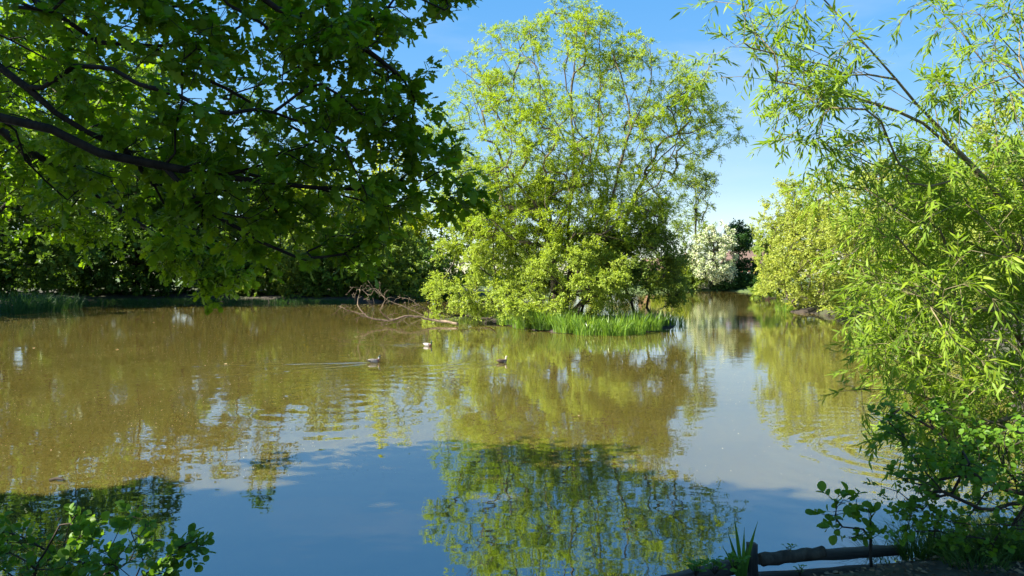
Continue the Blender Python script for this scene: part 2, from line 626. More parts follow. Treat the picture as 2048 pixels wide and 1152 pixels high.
# ------------------------------------------------------------------ the ground
POND = np.array([(-6.5, 5.2), (-3.0, 4.75), (0.0, 4.95), (1.0, 5.25), (1.9, 5.78), (2.95, 6.08), (3.6, 6.3), (4.6, 6.9), (6.2, 8.6), (7.8, 11.0), (10, 15),
                 (13.5, 21), (17.5, 30), (18.6, 42), (19.2, 50), (24, 66), (33, 92), (37, 104), (28, 107.5), (14, 106), (4, 98), (-4, 84),
                 (-8.5, 72), (-12.5, 64.5), (-20, 66), (-30.8, 69), (-36.5, 67), (-36, 58), (-33.2, 50), (-33.4, 44), (-34.5, 34), (-31, 24), (-24, 17), (-15, 12.5), (-9.5, 8.5)])

def sdf(x, y, poly):
    p = np.stack([x.ravel(), y.ravel()], 1)
    d = edge_dist(p, poly)
    return np.where(in_poly(p, poly), -d, d).reshape(x.shape)

def wob(x, y):
    return (np.sin(x * 1.7 + np.sin(y * 1.3)) + np.sin(y * 2.1 + 1.3 * np.sin(x * 0.9)) + 0.6 * np.sin(x * 4.3 + y * 3.7)) / 2.6

def ground_h(x, y):
    d = sdf(x, y, POND) + 0.10 * wob(x * 1.3, y * 1.3)
    h = np.where(d < 0, np.maximum(-0.9, 0.10 + d * 1.3), 0.10 + 0.22 * np.clip(d / 0.5, 0, 1) + 0.45 * np.clip((d - 0.5) / 5.0, 0, 1))
    return h + np.where(d > 0.2, 0.05 * wob(x * 0.8, y * 0.8), 0)

def gz(x, y):
    return float(ground_h(np.array([[x]], float), np.array([[y]], float))[0, 0])

def grid_mesh(name, xs, ys, hf):
    X, Y = np.meshgrid(xs, ys)
    Z = hf(X, Y)
    V = np.stack([X, Y, Z], -1).reshape(-1, 3)
    nx, ny = len(xs), len(ys)
    i = np.arange(nx - 1)[None, :] + np.arange(ny - 1)[:, None] * nx
    q = np.stack([i, i + 1, i + 1 + nx, i + nx], -1).reshape(-1, 4)
    return mesh_np(name, V, q.ravel(), np.full(len(q), 4))

m, n, l, b, out = new_mat('ground_soil')
tc = n.new('ShaderNodeTexCoord')
t1 = noise(n, l, 0.22, 6, 0.6, tc.outputs['Object'])
t2 = noise(n, l, 9.0, 8, 0.7, tc.outputs['Object'])
r1 = ramp(n, l, t2.outputs['Fac'], [(0.3, (0.016, 0.012, 0.008)), (0.55, (0.036, 0.027, 0.018)), (0.75, (0.065, 0.048, 0.032))])
r2 = ramp(n, l, t2.outputs['Fac'], [(0.3, (0.035, 0.060, 0.014)), (0.7, (0.095, 0.135, 0.030))])
mx = n.new('ShaderNodeMix'); mx.data_type = 'RGBA'
geo = n.new('ShaderNodeSeparateXYZ'); l.new(tc.outputs['Object'], geo.inputs['Vector'])
mr = n.new('ShaderNodeMapRange'); mr.inputs['From Min'].default_value = 78; mr.inputs['From Max'].default_value = 104
l.new(geo.outputs['Y'], mr.inputs['Value'])
ad = n.new('ShaderNodeMath'); ad.operation = 'ADD'; ad.use_clamp = True
mr2 = n.new('ShaderNodeMapRange'); mr2.inputs['From Min'].default_value = 0.5; mr2.inputs['From Max'].default_value = 0.65; mr2.inputs['To Max'].default_value = 0.5
l.new(t1.outputs['Fac'], mr2.inputs['Value'])
l.new(mr.outputs['Result'], ad.inputs[0]); l.new(mr2.outputs['Result'], ad.inputs[1])
l.new(ad.outputs['Value'], mx.inputs['Factor'])
l.new(r1.outputs['Color'], mx.inputs['A']); l.new(r2.outputs['Color'], mx.inputs['B'])
l.new(mx.outputs['Result'], b.inputs['Base Color'])
b.inputs['Roughness'].default_value = 0.95
bump(n, l, t2.outputs['Fac'], 0.8, 0.04, b)
M_SOIL = m

far = np.array([1500, 900, 500, 300, 200, 150, 115, 90, 72])
xs = np.concatenate([-far, np.arange(-58, -16, 2.0), np.arange(-16, 12, 0.4), np.arange(12, 60, 1.5), far[::-1]])
ys = np.concatenate([-far, np.arange(-60, -8, 4), np.arange(-8, 14, 0.36), np.arange(14, 126, 2.0), np.array([140, 170, 220, 300, 500, 900, 1500])])
tag(link('ground', grid_mesh('ground', xs, ys, ground_h), M_SOIL), kind='structure')

# ------------------------------------------------------------------ the water
DUCKS = [(W(748, 725), 0.45, 'drake_dark'), (W(856, 692), -0.5, 'drake_pale'), (W(1004, 725), 0.6, 'hen')]
m, n, l, b, out = new_mat('pond_water')
b.inputs['Roughness'].default_value = 0.015
b.inputs['IOR'].default_value = 3.5
tc = n.new('ShaderNodeTexCoord')
pos = tc.outputs['Object']
b.inputs['Subsurface Weight'].default_value = 0.8      # silt in the water spreads the light, so shadow edges are soft
b.inputs['Subsurface Radius'].default_value = (1.0, 0.8, 0.5)
b.inputs['Subsurface Scale'].default_value = 0.35
tcol = noise(n, l, 0.35, 5, 0.6, pos)
rc = ramp(n, l, tcol.outputs['Fac'], [(0.3, (0.076, 0.061, 0.013)), (0.7, (0.102, 0.082, 0.019))])
l.new(rc.outputs['Color'], b.inputs['Base Color'])
def math_(op, a, b_=None, c=None):
    k = n.new('ShaderNodeMath'); k.operation = op
    for i, v in enumerate((a, b_, c)):
        if v is None: continue
        if isinstance(v, (int, float)): k.inputs[i].default_value = float(v)
        else: l.new(v, k.inputs[i])
    return k.outputs[0]
mp = n.new('ShaderNodeMapping'); mp.inputs['Scale'].default_value = (0.75, 1.0, 1.0)
l.new(pos, mp.inputs['Vector'])
rip_a = noise(n, l, 1.6, 2, 0.5, mp.outputs['Vector']).outputs['Fac']
rip_b = noise(n, l, 5.5, 2, 0.5, mp.outputs['Vector'], 0.4).outputs['Fac']
patch = noise(n, l, 0.16, 2, 0.5, pos).outputs['Fac']
sx = n.new('ShaderNodeSeparateXYZ'); l.new(pos, sx.inputs['Vector'])
pm = n.new('ShaderNodeMapRange'); pm.inputs['From Min'].default_value = 0.36; pm.inputs['From Max'].default_value = 0.62
pm.inputs['To Min'].default_value = 0.35; pm.inputs['To Max'].default_value = 1.0
l.new(patch, pm.inputs['Value'])
yr = n.new('ShaderNodeMapRange'); yr.inputs['From Min'].default_value = 8; yr.inputs['From Max'].default_value = 15
yr.inputs['To Min'].default_value = 0.35; yr.inputs['To Max'].default_value = 1.0
l.new(sx.outputs['Y'], yr.inputs['Value'])
amp = math_('MULTIPLY', pm.outputs['Result'], yr.outputs['Result'])
h = math_('ADD', math_('MULTIPLY', rip_a, 0.0036), math_('MULTIPLY', math_('MULTIPLY', rip_b, 0.0017), amp))
def wake(h, p, ang, amp_, decay):
    c, s_ = math.cos(ang), math.sin(ang)
    dx = math_('SUBTRACT', sx.outputs['X'], float(p[0])); dy = math_('SUBTRACT', sx.outputs['Y'], float(p[1]))
    back = math_('MULTIPLY', math_('ADD', math_('MULTIPLY', dx, c), math_('MULTIPLY', dy, s_)), -1.0)
    side = math_('ABSOLUTE', math_('ADD', math_('MULTIPLY', dx, -s_), math_('MULTIPLY', dy, c)))
    off = math_('SUBTRACT', side, math_('MULTIPLY', back, 0.26))
    wv = math_('SINE', math_('MULTIPLY', off, 11.0))
    g = math_('EXPONENT', math_('MULTIPLY', math_('MULTIPLY', off, off), -7.0))
    fall = math_('EXPONENT', math_('MULTIPLY', math_('ABSOLUTE', back), -1.0 / decay))
    on = math_('MULTIPLY', math_('GREATER_THAN', back, 0.0), math_('MINIMUM', math_('MULTIPLY', math_('ABSOLUTE', back), 2.0), 1.0))
    k = math_('MULTIPLY', math_('MULTIPLY', wv, g), math_('MULTIPLY', fall, on))
    return math_('MULTIPLY_ADD', k, amp_, h)
for (p, a, _k), am, de in zip(DUCKS, (0.010, 0.009, 0.007), (2.6, 3.0, 2.0)):
    h = wake(h, p, a, am, de)
# rings spreading from where willow twigs touch the water, and a slow ring train across the middle
def rings(h, c, k_, amp_, decay):
    dx = math_('SUBTRACT', sx.outputs['X'], float(c[0])); dy = math_('SUBTRACT', sx.outputs['Y'], float(c[1]))
    rr = math_('SQRT', math_('ADD', math_('MULTIPLY', dx, dx), math_('MULTIPLY', dy, dy)))
    v = math_('MULTIPLY', math_('SINE', math_('MULTIPLY', rr, k_)), math_('EXPONENT', math_('MULTIPLY', rr, -1.0 / decay)))
    return math_('MULTIPLY_ADD', v, amp_, h)
h = rings(h, W(1815, 905), 16.0, 0.0030, 1.3)
h = rings(h, W(690, 800), 9.0, 0.0016, 3.5)
bp = n.new('ShaderNodeBump'); bp.inputs['Strength'].default_value = 1.0; bp.inputs['Distance'].default_value = 1.0
l.new(h, bp.inputs['Height']); l.new(bp.outputs['Normal'], b.inputs['Normal'])
M_WATER = m
wq = [(-48, 3.5, 0), (48, 3.5, 0), (48, 112, 0), (-48, 112, 0)]
tag(link('water', mesh_np('water', wq, [0, 1, 2, 3], [4]), M_WATER), kind='structure')

# ------------------------------------------------------------------ the island
m, n, l, b, out = new_mat('island_mud')
tc = n.new('ShaderNodeTexCoord')
t2 = noise(n, l, 6.0, 8, 0.7, tc.outputs['Object'])
r1 = ramp(n, l, t2.outputs['Fac'], [(0.3, (0.016, 0.012, 0.008)), (0.6, (0.040, 0.028, 0.019)), (0.8, (0.085, 0.06, 0.042))])
l.new(r1.outputs['Color'], b.inputs['Base Color'])
b.inputs['Roughness'].default_value = 0.9
bump(n, l, t2.outputs['Fac'], 0.9, 0.06, b)
M_MUD = m
ISLE = np.array([(-4.3, 41.2), (-3.6, 39.8), (-2.2, 38.5), (-0.6, 36.6), (0.8, 33.6), (1.9, 31.7), (3.0, 31.1), (4.7, 31.1), (6.2, 32.6), (7.5, 34.8), (8.2, 37.5), (7.4, 41), (4.5, 43.2), (0.5, 43.4), (-3, 42.6)])
MUDB = np.array([(18.3, 48.0), (19.2, 47.0), (20.5, 46.6), (23, 46.5), (24.5, 47), (24, 52), (20.5, 52), (18.2, 49)])
def isle_h(poly, top):
    def f(x, y):
        d = -sdf(x, y, poly) + 0.16 * wob(x * 2.0, y * 2.0)
        return np.where(d < 0, np.maximum(-0.6, d * 0.9), top * np.clip(d / 1.2, 0, 1) ** 0.6) + 0.03 * wob(x * 5, y * 5) * (d > 0)
    return f
isle_top, mud_top = isle_h(ISLE, 0.22), isle_h(MUDB, 0.26)
def isle_z(x, y):
    return float(isle_top(np.array([[x]], float), np.array([[y]], float))[0, 0])
tag(link('island_ground', grid_mesh('island_ground', np.arange(-6, 10, 0.22), np.arange(29.5, 45, 0.22), isle_top), M_MUD), kind='structure')
tag(link('mud_bank', grid_mesh('mud_bank', np.arange(15.5, 26, 0.3), np.arange(41, 54, 0.3), mud_top), M_MUD), kind='structure')

# ------------------------------------------------------------------ willow on the island
def px_stem(*pts):
    return [P(*p) for p in pts]

rng = np.random.default_rng(5)
b0 = np.array([2.5, 36.4, 0.25])
wil_stems = [
    [b0] + px_stem((1140, 560, 36.6), (1138, 430, 36.6), (1148, 320, 36.8), (1142, 210, 36.6), (1150, 110, 36.4), (1158, 30, 36.3)),
    [b0 + (0.25, 0, 0.15)] + px_stem((1195, 560, 36), (1215, 440, 35.6), (1240, 330, 35.2), (1262, 260, 35), (1300, 170, 34.6), (1300, 90, 34.4)),
    [b0 + (0.4, 0.2, 0.2)] + px_stem((1215, 540, 37), (1258, 420, 37.2), (1300, 340, 37.3), (1350, 290, 37.4), (1420, 250, 37.3), (1465, 250, 37.2)),
    [b0 + (-0.3, 0, 0.15)] + px_stem((1105, 540, 36), (1085, 440, 35.6), (1050, 385, 35.2), (1010, 330, 35), (960, 240, 34.8), (930, 140, 34.6)),
    [b0 + (-0.2, 0.4, 0.2)] + px_stem((1110, 520, 37.5), (1095, 400, 38), (1085, 300, 38.5), (1050, 220, 38.8), (1010, 120, 39), (1000, 60, 39)),
    px_stem((1010, 330, 35), (980, 350, 34.6), (920, 320, 34.2), (885, 265, 34)),
    px_stem((1142, 300, 36.8), (1110, 240, 36), (1075, 150, 35.4), (1060, 70, 35)),
    px_stem((1262, 260, 35), (1250, 180, 35.4), (1220, 90, 36)),
    px_stem((1350, 290, 37.4), (1380, 200, 37.8), (1385, 150, 38)),
    px_stem((1215, 470, 36.4), (1270, 465, 36.2), (1330, 440, 36), (1380, 430, 35.8)),
]
wil_poly = [(1150, -5), (1105, 15), (1060, 40), (1010, 45), (985, 70), (940, 75), (920, 110), (935, 160), (905, 190), (860, 195), (850, 225),
            (875, 270), (905, 300), (885, 350), (890, 420), (950, 470), (1050, 500), (1180, 500), (1290, 480), (1350, 440), (1345, 370),
            (1400, 320), (1455, 325), (1485, 275), (1470, 210), (1430, 190), (1395, 135), (1330, 95), (1300, 65), (1240, 50), (1190, 20)]
tg = np.concatenate([crown_targets(wil_poly, 36.4, 4.6, 1500, rng, clumps=230, cr=0.62),
                     crown_targets(wil_poly, 36.4, 4.6, 320, rng), crown_targets([(890, 420), (920, 330), (1000, 300), (1150, 290), (1300, 330), (1345, 400), (1290, 490), (1150, 510), (960, 480)], 36.4, 3.4, 700, rng, clumps=90, cr=0.65)])
plant('willow_tree', 'tall many-stemmed willow with airy yellow-green crown on the island', 'tree', wil_stems, tg, L_WIL, M_BARK_WIL, 11,
      r0=0.0075, ex=2.05, step=0.4, jit=0.035, size=0.15, shoots=7, slen=0.46, spread=0.6, droop=0.35, rise=0.25, nl=10, ang=0.7, sag=0.35, along=0.6)

# ------------------------------------------------------------------ shrubs on the island
def shrub(name, label, poly, D, hd, nt, leafm, seed, feet, barkm=M_BARK_DRK, group=None, cat='shrub', clumps=40, cr=0.4, size=0.105, templ=T_WIDE, shell=0.4, ground=None, **kw):
    rng = np.random.default_rng(seed + 500)
    tg = crown_targets(poly, D, hd, nt, rng, clumps=clumps, cr=cr, shell=shell)
    cxy = np.mean(np.asarray(poly, float), 0)
    stems = []
    f0 = None
    for (fx, fz) in feet:
        x = (fx - 1024) / F * D
        foot = np.array([x, D + rng.uniform(-0.6, 0.6) * min(hd, 1.5), fz])
        top = P(fx + (cxy[0] - fx) * 0.3 + rng.uniform(-15, 15), cxy[1] + 20, D + rng.uniform(-0.5, 0.5) * hd)
        mid = foot * 0.5 + top * 0.5 + rng.normal(0, 0.12, 3)
        if f0 is None:
            f0 = foot
            stems.append([foot, mid, top])
        else:
            stems.append([f0, foot + (0, 0, 0.12), mid, top])
    tg = tg[tg[:, 2] > 0.12]
    a = dict(r0=0.006, ex=2.2, step=0.3, jit=0.03, shoots=6, slen=0.36, spread=0.8, droop=0.2, rise=0.15, nl=8, ang=0.9, sag=0.15, along=0.6)
    a.update(kw)
    return plant(name, label, cat, stems, tg, leafm, barkm, seed, group=group, size=size, templ=templ, **a)

IG = 'shrubs growing on the island'
shrub('island_shrub', 'bright yellow-green shrub leaning over the dead branch at the island end', [(862, 652), (850, 570), (858, 505), (900, 455), (930, 425), (985, 395), (1050, 405), (1090, 480), (1085, 570), (1050, 630), (960, 652), (900, 655)],
      38.0, 2.6, 820, L_BUSH, 21, [(960, 0.2), (945, 0.15), (990, 0.25)], group=IG, clumps=80)
shrub('island_shrub', 'pale-leaved shrub overhanging the iris at the front of the island', [(1015, 636), (1000, 590), (1010, 545), (1050, 500), (1090, 515), (1130, 480), (1180, 500), (1225, 485), (1265, 540), (1250, 595), (1225, 620), (1170, 605), (1120, 645), (1070, 625)],
      33.8, 2.0, 640, L_BUSH, 22, [(1120, 0.25), (1150, 0.25), (1090, 0.2)], group=IG, clumps=46, tint_shift=-0.05)
shrub('island_shrub', 'dark open shrub with slanting stems at the right of the island', [(1205, 600), (1215, 500), (1290, 450), (1352, 480), (1395, 560), (1375, 625), (1300, 605), (1250, 610)],
      36.0, 2.2, 520, L_BUSHD, 23, [(1230, 0.25), (1265, 0.25), (1300, 0.2), (1325, 0.1)], group=IG, clumps=50)
shrub('island_shrub', 'dense green shrub round the foot of the tall willow', [(985, 560), (990, 440), (1040, 370), (1110, 350), (1190, 370), (1270, 400), (1325, 470), (1310, 560), (1180, 590), (1050, 590)],
      37.4, 2.6, 640, L_BUSH, 24, [(1110, 0.3), (1160, 0.3), (1220, 0.3)], group=IG, clumps=75, tint_shift=-0.25)

# dead branch lying in the water at the left end of the island
db = [[W(915, 652) + (0, 0, 0.1)] + [P(870, 640, 37), P(820, 632, 36.8), P(780, 641, 36.6), P(735, 634, 36.4), P(690, 618, 36.2)],
      [P(860, 638, 37), P(820, 618, 37.2), P(780, 602, 37.3), P(750, 580, 37.4), P(735, 560, 37.4)],
      [P(820, 632, 36.8), P(790, 646, 36), P(750, 650, 35.6)],
      [P(780, 641, 36.6), P(760, 620, 36.2), P(775, 596, 36)],
      [P(735, 634, 36.4), P(715, 610, 36.6), P(720, 580, 36.8)]]
rng = np.random.default_rng(31)
sk = Skel()
for s_ in db:
    sk.stem(s_, 0.22, rng, 0.02)
for q in sample_poly([(655, 640), (690, 600), (700, 570), (760, 560), (830, 600), (900, 630), (860, 655), (760, 655), (720, 648)], 190, rng):
    sk.reach(P(q[0], q[1], 36.6 + rng.normal(0, 0.5)), 0.2, rng, 0.03)
rad, acc = skel_radii(sk, 0.0065, 2.2)
root = thing('dead_branch', sk.p[0], 'bare tangled dead branch lying in the water off the island', 'branch')
link('bough', tube_mesh('bough', skel_chains(sk, rad, acc), sk.p[0]), M_DEAD, root)

# ------------------------------------------------------------------ iris clumps along the island shore
rng = np.random.default_rng(41)
iris = [(985, 640, 0.75, 40, 'narrow sparse iris clump nearest the dead branch on the island shore'),
        (1018, 651, 0.7, 50, 'low iris clump between the bright shrub and the pale shrub'),
        (1052, 657, 0.9, 80, 'iris clump below the left side of the pale-leaved island shrub'),
        (1092, 661, 0.95, 85, 'iris clump beneath the pale-leaved shrub on the island'),
        (1136, 666, 0.95, 95, 'broad iris clump just left of the mud gap on the island shore'),
        (1176, 669, 0.9, 75, 'iris clump at the left lip of the mud gap on the island'),
        (1226, 670, 0.85, 90, 'brightest iris clump just right of the mud gap on the island'),
        (1262, 667, 0.95, 85, 'iris clump right of the brightest one on the island shore'),
        (1296, 663, 0.95, 80, 'iris clump second from the right end of the island'),
        (1325, 655, 0.85, 60, 'dark iris clump at the right end of the island'),
        (1350, 648, 0.6, 22, 'small separate iris standing in water off the island tip')]
for px, py, hh, nb, lab in iris:
    c = W(px, py, 0.0); c[2] = max(0.0, isle_z(c[0], c[1])) - 0.03
    root = thing('iris_clump', c, lab, 'iris', 'iris clumps along the island shore')
    blades('blades', c, nb * 3, 0.62, hh, 0.03, 0.5, rng, L_IRIS, root, seg=4)
for px, py, lab in [(890, 643, 'low grassy tuft at the extreme left end of the island mud'), (922, 645, 'grassy tuft on the mud below the bright shrub'), (955, 645, 'grassy tuft between the dead branch and the first iris')]:
    c = W(px, py + 2); c[2] = max(0.0, isle_z(c[0], c[1])) - 0.03
    root = thing('grass_tuft', c, lab, 'grass', 'grass tufts on the island shore')
    blades('blades', c, 150, 0.8, 0.5, 0.02, 0.9, rng, L_GRASSI, root, seg=4)
back_iris = [(1075, 640, 34.2), (1150, 640, 34.6), (1215, 645, 34.4), (1270, 640, 35.0)]
for (px, py, D), lab in zip(back_iris, ['shaded iris behind the left front clumps under the pale shrub', 'shaded iris at the foot of the willow stems',
                                       'shaded iris behind the mud gap on the island', 'shaded iris under the slanting stems of the dark shrub']):
    c = np.array([(px - 1024) / F * D, D, 0.2])
    root = thing('iris_clump', c, lab, 'iris', 'iris clumps along the island shore')
    blades('blades', c, 130, 0.8, 0.85, 0.034, 0.4, rng, L_IRIS, root, seg=4)

# ------------------------------------------------------------------ woodland on the left bank
def tree_px(name, label, poly, D, hd, nt, leafm, seed, trunk_px, barkm=M_BARK_DRK, group=None, clumps=70, cr=1.1, size=0.34, base_z=None, templ=T_WIDE, **kw):
    rng = np.random.default_rng(seed + 900)
    tg = crown_targets(poly, D, hd, nt, rng, clumps=clumps, cr=cr, shell=0.3)
    x = (trunk_px - 1024) / F * D
    z = gz(x, D) if base_z is None else base_z
    poly = np.asarray(poly, float)
    top = poly[:, 1].min(); cx = poly[:, 0].mean()
    base = np.array([x, D, z - 0.05])
    t1 = P(trunk_px * 0.7 + cx * 0.3, top + (poly[:, 1].max() - top) * 0.55, D)
    t2 = P(cx, top + (poly[:, 1].max() - top) * 0.15, D)
    if t1[2] < z + 0.5: t1[2] = z + 0.5
    tg = tg[tg[:, 2] > z + 0.15]
    a = dict(r0=0.016, ex=2.0, step=0.8, jit=0.06, shoots=6, slen=0.95, spread=0.9, droop=0.2, rise=0.1, nl=8, ang=0.9, sag=0.1, along=0.6)
    a.update(kw)
    return plant(name, label, 'tree', [[base, t1, t2]], tg, leafm, barkm, seed, group=group, size=size, templ=templ, **a)

WG = 'woodland trees on the far left bank'
tree_px('woodland_tree', 'tall dark tree at the far left behind the sedge bed', [(-140, 560), (-190, 380), (-150, 160), (-60, 40), (50, 10), (140, 80), (190, 230), (190, 380), (160, 520), (40, 575)], 58, 5.0, 560, L_WOOD, 51, -20, group=WG, size=0.42, shoots=6, clumps=120)
tree_px('woodland_tree', 'dark round-headed tree beside the tall one left of the pond', [(170, 550), (160, 400), (170, 230), (220, 110), (290, 70), (345, 150), (375, 300), (380, 470), (340, 560), (250, 570)], 72, 5.5, 480, L_WOOD, 52, 275, group=WG, size=0.42, shoots=6, clumps=110)
tree_px('woodland_tree', 'tallest tree of the left bank, seen through the oak', [(380, 560), (370, 380), (390, 260), (450, 185), (520, 195), (570, 300), (580, 440), (540, 560)], 74, 4.5, 280, L_WOOD, 53, 475, group=WG)
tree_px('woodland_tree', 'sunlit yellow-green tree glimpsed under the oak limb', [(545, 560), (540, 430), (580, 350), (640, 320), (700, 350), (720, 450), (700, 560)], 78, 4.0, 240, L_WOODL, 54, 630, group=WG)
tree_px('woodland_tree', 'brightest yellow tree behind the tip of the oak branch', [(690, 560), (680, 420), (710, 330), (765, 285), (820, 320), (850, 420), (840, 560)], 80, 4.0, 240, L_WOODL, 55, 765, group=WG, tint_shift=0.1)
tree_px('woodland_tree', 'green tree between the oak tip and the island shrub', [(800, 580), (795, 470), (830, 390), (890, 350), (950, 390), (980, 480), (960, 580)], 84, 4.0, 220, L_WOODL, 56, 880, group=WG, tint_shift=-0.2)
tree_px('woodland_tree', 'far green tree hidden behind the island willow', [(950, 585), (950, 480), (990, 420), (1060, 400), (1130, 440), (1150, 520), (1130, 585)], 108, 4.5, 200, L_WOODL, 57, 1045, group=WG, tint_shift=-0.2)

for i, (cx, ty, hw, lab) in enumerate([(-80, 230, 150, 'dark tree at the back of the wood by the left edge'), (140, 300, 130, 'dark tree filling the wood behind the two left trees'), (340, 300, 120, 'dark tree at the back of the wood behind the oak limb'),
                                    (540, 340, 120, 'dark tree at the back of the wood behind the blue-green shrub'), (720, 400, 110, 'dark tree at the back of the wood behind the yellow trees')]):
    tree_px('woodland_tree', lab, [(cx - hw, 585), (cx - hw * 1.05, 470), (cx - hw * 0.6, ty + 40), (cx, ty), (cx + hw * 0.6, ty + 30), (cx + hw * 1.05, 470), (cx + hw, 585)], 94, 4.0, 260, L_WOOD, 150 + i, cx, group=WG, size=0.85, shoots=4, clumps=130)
# dark understorey shrubs along the left bank
US = [(-10, 400, 60, 100, 'dark shrub at the far left edge above the sedge'), (125, 420, 68, 85, 'dark shrub behind the right end of the sedge bed'),
      (230, 410, 70, 80, 'dark ivy-clad shrub right of the sedge bed'), (335, 410, 71.5, 80, 'dark shrub behind the lowest oak sprig'),
      (430, 400, 71.5, 80, 'dark shrub right of the lowest oak sprig'), (520, 410, 70, 75, 'blue-green shrub under the tallest left tree'),
      (605, 420, 68.5, 75, 'grey-green bush below the sunlit yellow-green tree'), (690, 460, 67.5, 70, 'dark bush left of the dead branch twigs'),
      (765, 450, 69, 75, 'green bush behind the dead branch twigs'), (835, 470, 74, 70, 'dark bush between the dead branch and the island')]
for i, (cx, ty, D, hw, lab) in enumerate(US):
    wl_ = 548 + EYE * F / (D - 3)
    poly = [(cx - hw, wl_ - 5), (cx - hw * 1.05, (ty + wl_) / 2), (cx - hw * 0.6, ty + 20), (cx, ty), (cx + hw * 0.6, ty + 15), (cx + hw * 1.05, (ty + wl_) / 2), (cx + hw, wl_ - 3)]
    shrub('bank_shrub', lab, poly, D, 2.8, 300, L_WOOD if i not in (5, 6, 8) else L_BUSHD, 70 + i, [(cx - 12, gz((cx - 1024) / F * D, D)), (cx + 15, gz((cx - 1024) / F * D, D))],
          group='understorey shrubs on the left bank', clumps=44, cr=0.9, size=0.36, slen=0.6, step=0.6, shoots=3, along=0.8)

# sedge beds at the water's edge
SG = [(10, 628, 1.6, 'dense sedge clump at the left edge of the picture'), (60, 624, 1.5, 'sedge clump in the middle of the left sedge bed'), (105, 619, 1.2, 'sedge clump at the right end of the left sedge bed'),
      (275, 606, 0.45, 'low sedge tuft under the dark shrubs left of the oak sprig'), (535, 606, 0.45, 'low sedge tuft below the blue-green shrub'),
      (165, 609, 0.45, 'low sedge tuft just right of the left sedge bed'), (215, 605, 0.45, 'sparse sedge tuft below the ivy-clad shrub'), (350, 604, 0.45, 'sedge tuft behind the lowest oak sprig'),
      (420, 604, 0.45, 'sedge tuft right of the lowest oak sprig'), (480, 605, 0.45, 'sedge tuft below the tallest left tree'), (610, 606, 0.45, 'sedge tuft below the grey-green bush'), (675, 607, 0.45, 'sedge tuft just left of the dead branch tips')]
rng = np.random.default_rng(61)
for px, py, hh, lab in SG:
    c = W(px, py) + np.array([0, 0.6, 0.02])
    root = thing('sedge_clump', c, lab, 'sedge', 'sedge clumps along the left bank')
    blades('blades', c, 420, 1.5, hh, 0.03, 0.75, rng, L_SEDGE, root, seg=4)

# trees of the same wood out of frame at the left: they shade the left bank
OG = 'trees standing left of the view'
for i, (x, y, hgt, rr, lab) in enumerate([(-49, 47, 18, 6.0, 'broad tree on the left bank beyond the picture edge'), (-46, 59, 19, 6.0, 'tall tree on the left bank behind the sedge, out of view'),
                                    (-42, 71, 19, 6.0, 'tall tree at the back of the left wood'), (-45.5, 41, 18, 5.5, 'tree at the left of the sedge bed, out of view'), (-55, 60, 20, 6.5, 'tree deep in the left wood')]):
    rng = np.random.default_rng(80 + i)
    zb = gz(x, y)
    tg = blob_targets([((x, y, zb + hgt * 0.62), (rr, rr, hgt * 0.36), 1)], 200, rng)
    plant('woodland_tree', lab, 'tree', [[(x, y, zb - 0.05), (x + 0.3, y, zb + hgt * 0.4), (x, y + 0.3, zb + hgt * 0.85)]], tg, L_WOOD, M_BARK_DRK, 80 + i, group=OG,
          r0=0.02, ex=2.0, step=1.0, jit=0.08, shoots=3, slen=1.0, nl=8, size=0.42, templ=T_WIDE)

# ------------------------------------------------------------------ far bank: hawthorn, chestnut, houses
tree_px('alder_tree', 'slim tall tree with visible trunk right behind the island willow', [(1345, 520), (1340, 420), (1360, 340), (1390, 292), (1415, 330), (1440, 420), (1432, 500), (1400, 530)], 112, 3.6, 260, L_BUSHD, 90, 1392, barkm=M_BARK_DRK, size=0.22, clumps=60, cr=0.8, shoots=8, tint_shift=0.1)
plant_h = tree_px('hawthorn_tree', 'hawthorn covered in white blossom on the far bank', [(1386, 570), (1380, 520), (1398, 475), (1432, 450), (1462, 458), (1474, 500), (1466, 560), (1430, 572)], 108, 3.0, 420, L_HAWG, 91, 1425, size=0.15, clumps=120, cr=0.5, shoots=6, slen=0.55, blossom=(L_HAW, 1.0, 0.25))
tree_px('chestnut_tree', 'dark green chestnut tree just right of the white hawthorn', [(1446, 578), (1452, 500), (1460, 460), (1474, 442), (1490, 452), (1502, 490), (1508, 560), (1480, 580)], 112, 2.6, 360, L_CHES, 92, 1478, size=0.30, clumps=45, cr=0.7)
tree_px('pale_tree', 'pale green tree far behind the chestnut', [(1480, 560), (1482, 490), (1498, 462), (1520, 458), (1545, 480), (1550, 560)], 140, 3.0, 160, L_SAL, 93, 1515, size=0.3, clumps=40, cr=0.9)
FB = [(1000, 505, 108, 55, L_BUSHD, 'low bush on the far bank left of centre behind the island'), (1090, 510, 112, 60, L_BUSHD, 'far bush behind the stems of the willow'), (1180, 512, 113, 60, L_WOODL, 'far lit bush behind the right island stems'),
      (1270, 515, 113, 55, L_BUSHD, 'far bush seen under the dark island shrub'), (1345, 520, 110, 38, L_WOODL, 'bright yellow-green bush left of the white hawthorn'), (1385, 540, 109, 28, L_BUSHD, 'low green bush at the foot of the hawthorn'),
      (1455, 540, 109, 30, L_CHES, 'dark rounded bush at the water below the chestnut'), (1500, 545, 108.5, 26, L_CHES, 'dark low bush below the brick house')]
